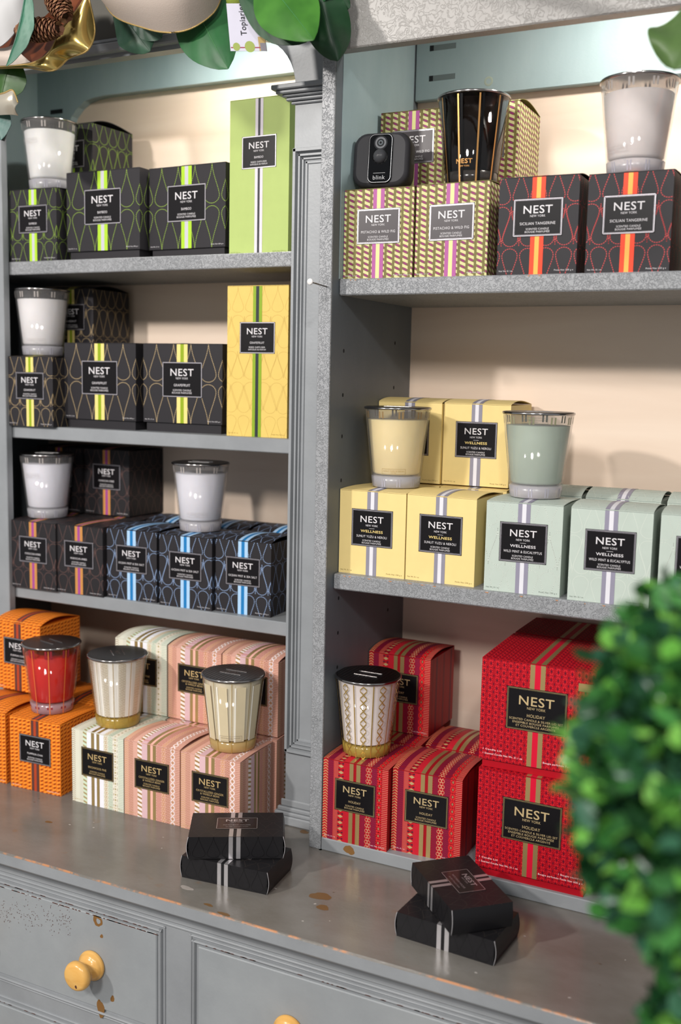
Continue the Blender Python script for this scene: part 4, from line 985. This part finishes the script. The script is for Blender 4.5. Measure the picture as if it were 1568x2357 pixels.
# large ivory petal
cloth([at(225, -60, -.03), at(300, -80, -.05), at(400, -90, -.06), at(480, -80, -.05), at(530, -60, -.03)],
      [at(228, -20, -.02), at(262, 36, -.035), at(330, 64, -.05), at(385, 75, -.055), at(440, 66, -.05), at(492, 30, -.035), at(512, -12, -.02)], IV, 'ivory_petal', .035, edge='B')
# left ivory ribbon loop with gold lining
cloth([at(-20, 30, -.02), at(10, 60, -.03), at(50, 80, -.03), at(75, 60, -.03), at(120, 20, -.03), at(150, -40, -.03)],
      [at(-30, 155, -.05), at(30, 151, -.06), at(75, 145, -.06), at(112, 122, -.055), at(140, 72, -.05), at(190, 5, -.045), at(205, -40, -.04)], mat('#6e3a22', .45), 'brown_magnolia_leaf', -.01, edge='B')
cloth([at(-30, 155, -.0505), at(40, 150, -.0605), at(75, 145, -.0605), at(110, 122, -.0555), at(140, 72, -.0505), at(190, 5, -.0455), at(205, -40, -.0405)],
      [at(-20, 158, -.045), at(60, 156, -.048), at(122, 163, -.05), at(160, 134, -.03), at(202, 116, -.045), at(219, 70, -.025), at(206, 0, -.04)], GF, 'gold_ribbon', .006, edge='B')
cloth([at(-30, -40, -.07), at(10, -60, -.075), at(60, -60, -.07)], [at(-30, 112, -.06), at(5, 104, -.075), at(42, 60, -.07), at(66, -20, -.07)], mat('#b9b8b8', .5), 'white_petal', .01)
cloth([at(-30, 112, -.05), at(10, 110, -.055), at(35, 100, -.05)], [at(-30, 152, -.052), at(25, 150, -.062), at(70, 143, -.06)], IV, 'ivory_ribbon', .008)
cloth([at(-20, 222, -.04), at(10, 214, -.045), at(30, 208, -.045), at(42, 236, -.04)], [at(-20, 266, -.035), at(10, 264, -.04), at(28, 264, -.04), at(41, 266, -.035)], mat('#cfc6b4', .25, .6), 'silver_ribbon', .006, edge='A')
# pine cones
PC = mat('#6a4632', .6); PC2 = mat('#8a6448', .6)
def pinecone(a, b, r):
    a, b = Vector(a), Vector(b); ax = (b-a); L_ = ax.length; ax.normalize(); u = ax.orthogonal().normalized(); v = ax.cross(u); mb = MB()
    mb.tube([a+ax*(L_*i/8) for i in range(9)], r*.7, mat('#3e261a', .7), 10, lambda s: .3+.7*math.sin(PI*(.12+.76*s)))
    n = 150
    for i in range(n):
        s = (i+.5)/n; th = i*2.39996; rr = r*(math.sin(PI*(.1+.8*s))**.6); c = a+ax*(L_*s); d = u*math.cos(th)+v*math.sin(th); sd = ax.cross(d); w_ = r*.34; tp = c+d*rr*1.12+ax*r*.28
        q = c+d*rr*.45
        mb.mesh([q-sd*w_*.5, q+sd*w_*.5, tp+sd*w_-d*r*.1, tp+ax*r*.14, tp-sd*w_-d*r*.1, tp-ax*r*.12+d*.0], [(0, 1, 2, 5, 4), (5, 2, 3, 4), (1, 0, 4, 3, 2)], PC if i % 3 else PC2)
    o = mb.build('pine_cone', gar); o.location = -Vector(gar.location); return o
pinecone(at(38, 72, -.075), at(132, 66, -.075), .0135); pinecone(at(112, -30, -.07), at(150, 36, -.075), .014)
# dried ball, twig core
mb = MB(); c = at(546, -2, -.04); mb.lathe([(.0001+.013*math.sin(PI*i/12), -.013*math.cos(PI*i/12)) for i in range(13)], mat('#7d8a3a', .8, 0, 1, 500), c, 24); o = mb.build('moss_ball', gar); o.location = -Vector(gar.location)
mb = MB(); mb.tube([at(-120, -60, -.0), at(300, -90, -.0), at(700, -70, -.005), at(1100, -110, -.05), at(1700, -180, -.2)], .009, mat('#4c3b2c', .8), 10); o = mb.build('branch', gar); o.location = -Vector(gar.location)
mb = MB(); c = at(690, 88, -.066)
for i in range(7): a = i*.9; mb.tube([c, c+Vector((.006*math.cos(a), -.002, .006*math.sin(a)))], .0005, mat('#d9cf9c', .5), 5)
o = mb.build('dried_stalk', gar); o.location = -Vector(gar.location)
# hang tag with brushed lettering
a, b, c_, d_ = at(521, 8, -.062), at(598, 8, -.062), at(615, 117.5, -.064), at(531, 117.5, -.064)
t = thing('hang_tag', tuple((d_+c_)/2), 0, 'white hang tag reading Topiaries sideways, hanging among the leaves', 'tag')
O = (d_+c_)/2; ex = (c_-d_); ey = ((a+b)/2-(d_+c_)/2); ez = ex.cross(ey).normalized()
if ez.y > 0: ez = -ez
def TG(u, v, o): return tuple((d_-O)+ex*u+(a-d_)*v*(1-u)+(b-c_+Vector((0, 0, 0)))*v*u+ez*(o+.0001))
mb = MB(); card = mat('#b9b7c4', .5); mb.mesh([TG(0, 0, 0), TG(1, 0, 0), TG(1, 1, 0), TG(0, 1, 0), TG(0, 0, -.0006), TG(1, 0, -.0006), TG(1, 1, -.0006), TG(0, 1, -.0006)], [(0, 1, 2, 3), (7, 6, 5, 4), (0, 4, 5, 1), (1, 5, 6, 2), (2, 6, 7, 3), (3, 7, 4, 0)], card)
gm = mat('#8d9a52', .7); rm = mat('#8e3a4a', .6)
mb.poly([TG(.02, .06, .0001), TG(.9, .06, .0001), TG(.9, .085, .0001), TG(.02, .085, .0001)], rm)
for cx_, r_ in ((.18, .10), (.55, .14)): mb.poly([TG(cx_+r_*math.cos(q*PI/10), .09+r_*.86*math.sin(q*PI/10), .0002) for q in range(20)], gm)
mb.poly([TG(.8, 0, .0001), TG(1, 0, .0001), TG(1, .3, .0001), TG(.8, .3, .0001)], mat('#a9905c', .6)); mb.poly([TG(.84, 0, .0002), TG(1, 0, .0002), TG(1, .17, .0002), TG(.84, .17, .0002)], mat('#77737a', .6))
card_o = mb.build('card', t)
mb = MB(); ink = mat('#1b1c22', .6); L1, L2 = (ex.length), (ey.length)
fn = lambda u, v, o: TG(u/L1, v/L2, o+.0001)
write(mb, 'Topiaries', .42*L1, .66*L2, .036, .0085, ink, fn, .012, 4, PI/2); write(mb, 'BLOOM', .74*L1, .74*L2, .010, .0022, mat('#66666e', .6), fn, 0, 4, PI/2); 
mb.build('lettering', card_o)
# dark clip at the left edge, hook
t = thing('hook', tuple(at(8, 318, -.01)), 0, 'small dark metal hook at the left edge below the ribbon', 'hook')
mb = MB(); p0, p1, p2 = at(4, 322, -.01), at(12, 300, -.01), at(20, 284, -.01); q = Vector(t.location); mb.tube([p0-q, p1-q, p2-q], .004, mat('#4b5055', .5), 8); mb.build('hook_arm', t)

# ============================================================ topiary in front
random.seed(11)
def topat(px, py, dist): v = _f + RGT*((px-IW/2)/F) - UPV*((py-IH/2)/F); return CAM+v*dist
C1 = topat(1849, 1810, .52); R1 = .1085
top = thing('topiary_plant', (C1.x, C1.y, -.93), 0, 'out of focus boxwood topiary ball standing in front at the lower right', 'plant')
LG = [leafmat('#2c5c2c', '#3f7a38', .3), leafmat('#183a20', '#24502c', .3), leafmat('#5b9a3c', '#78b050', .3), leafmat('#2a4f3c', '#3a664c', .3)]
def foliage(C, R, n, name, sq=1.0):
    mb = MB()
    for i in range(n):
        zc = random.uniform(-1, 1); th = random.uniform(0, 2*PI); r = R*(1-.3*random.random()**1.4+.05*random.random()*random.random())*(1+.05*math.sin(3*th+2)*math.cos(4*zc)+.05*math.sin(11*th+5*zc)*math.cos(13*zc+th))
        q = math.sqrt(1-zc*zc); d = Vector((q*math.cos(th), q*math.sin(th), zc*sq)); p = C+d*r
        ax = (d*.6+Vector((random.gauss(0, .6), random.gauss(0, .6), random.gauss(0, .6)+.2))).normalized(); nn = ax.orthogonal().normalized(); nn.rotate(Matrix.Rotation(random.uniform(0, 2*PI), 3, ax)); sd = ax.cross(nn)
        l = random.uniform(.010, .0165); w_ = l*.32; m = random.choices(LG, (5, 4, 2.2, 3))[0]
        P = [p, p+ax*l*.3+sd*w_+nn*.001, p+ax*l*.75+sd*w_*.9+nn*.0012, p+ax*l, p+ax*l*.75-sd*w_*.9+nn*.0012, p+ax*l*.3-sd*w_+nn*.001, p+ax*l*.5]
        mb.mesh(P, [(0, 1, 6), (1, 2, 6), (2, 3, 6), (3, 4, 6), (4, 5, 6), (5, 0, 6)], m, True)
    o = mb.build(name, top); o.location = -Vector(top.location); return o
foliage(C1, R1, 7000, 'foliage')
C2 = topat(1700, 2440, .52); foliage(C2, .042, 1500, 'foliage')
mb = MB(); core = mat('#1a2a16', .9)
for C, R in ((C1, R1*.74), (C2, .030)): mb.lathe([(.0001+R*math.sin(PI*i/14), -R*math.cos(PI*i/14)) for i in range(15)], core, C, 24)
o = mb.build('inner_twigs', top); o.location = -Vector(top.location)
mb = MB(); mb.tube([(C1.x, C1.y, -.62), (C1.x+.004, C1.y, -.2), (C1.x, C1.y, C1.z)], .007, mat('#5a4632', .8), 10); o = mb.build('stem', top); o.location = -Vector(top.location)
mb = MB(); mb.lathe([(0, 0), (.09, 0), (.115, .26), (.125, .262), (.125, .30), (.112, .30), (.108, .285), (0, .285)], mat('#8c8f92', .6), (0, 0, 0), 40); mb.build('pot', top)
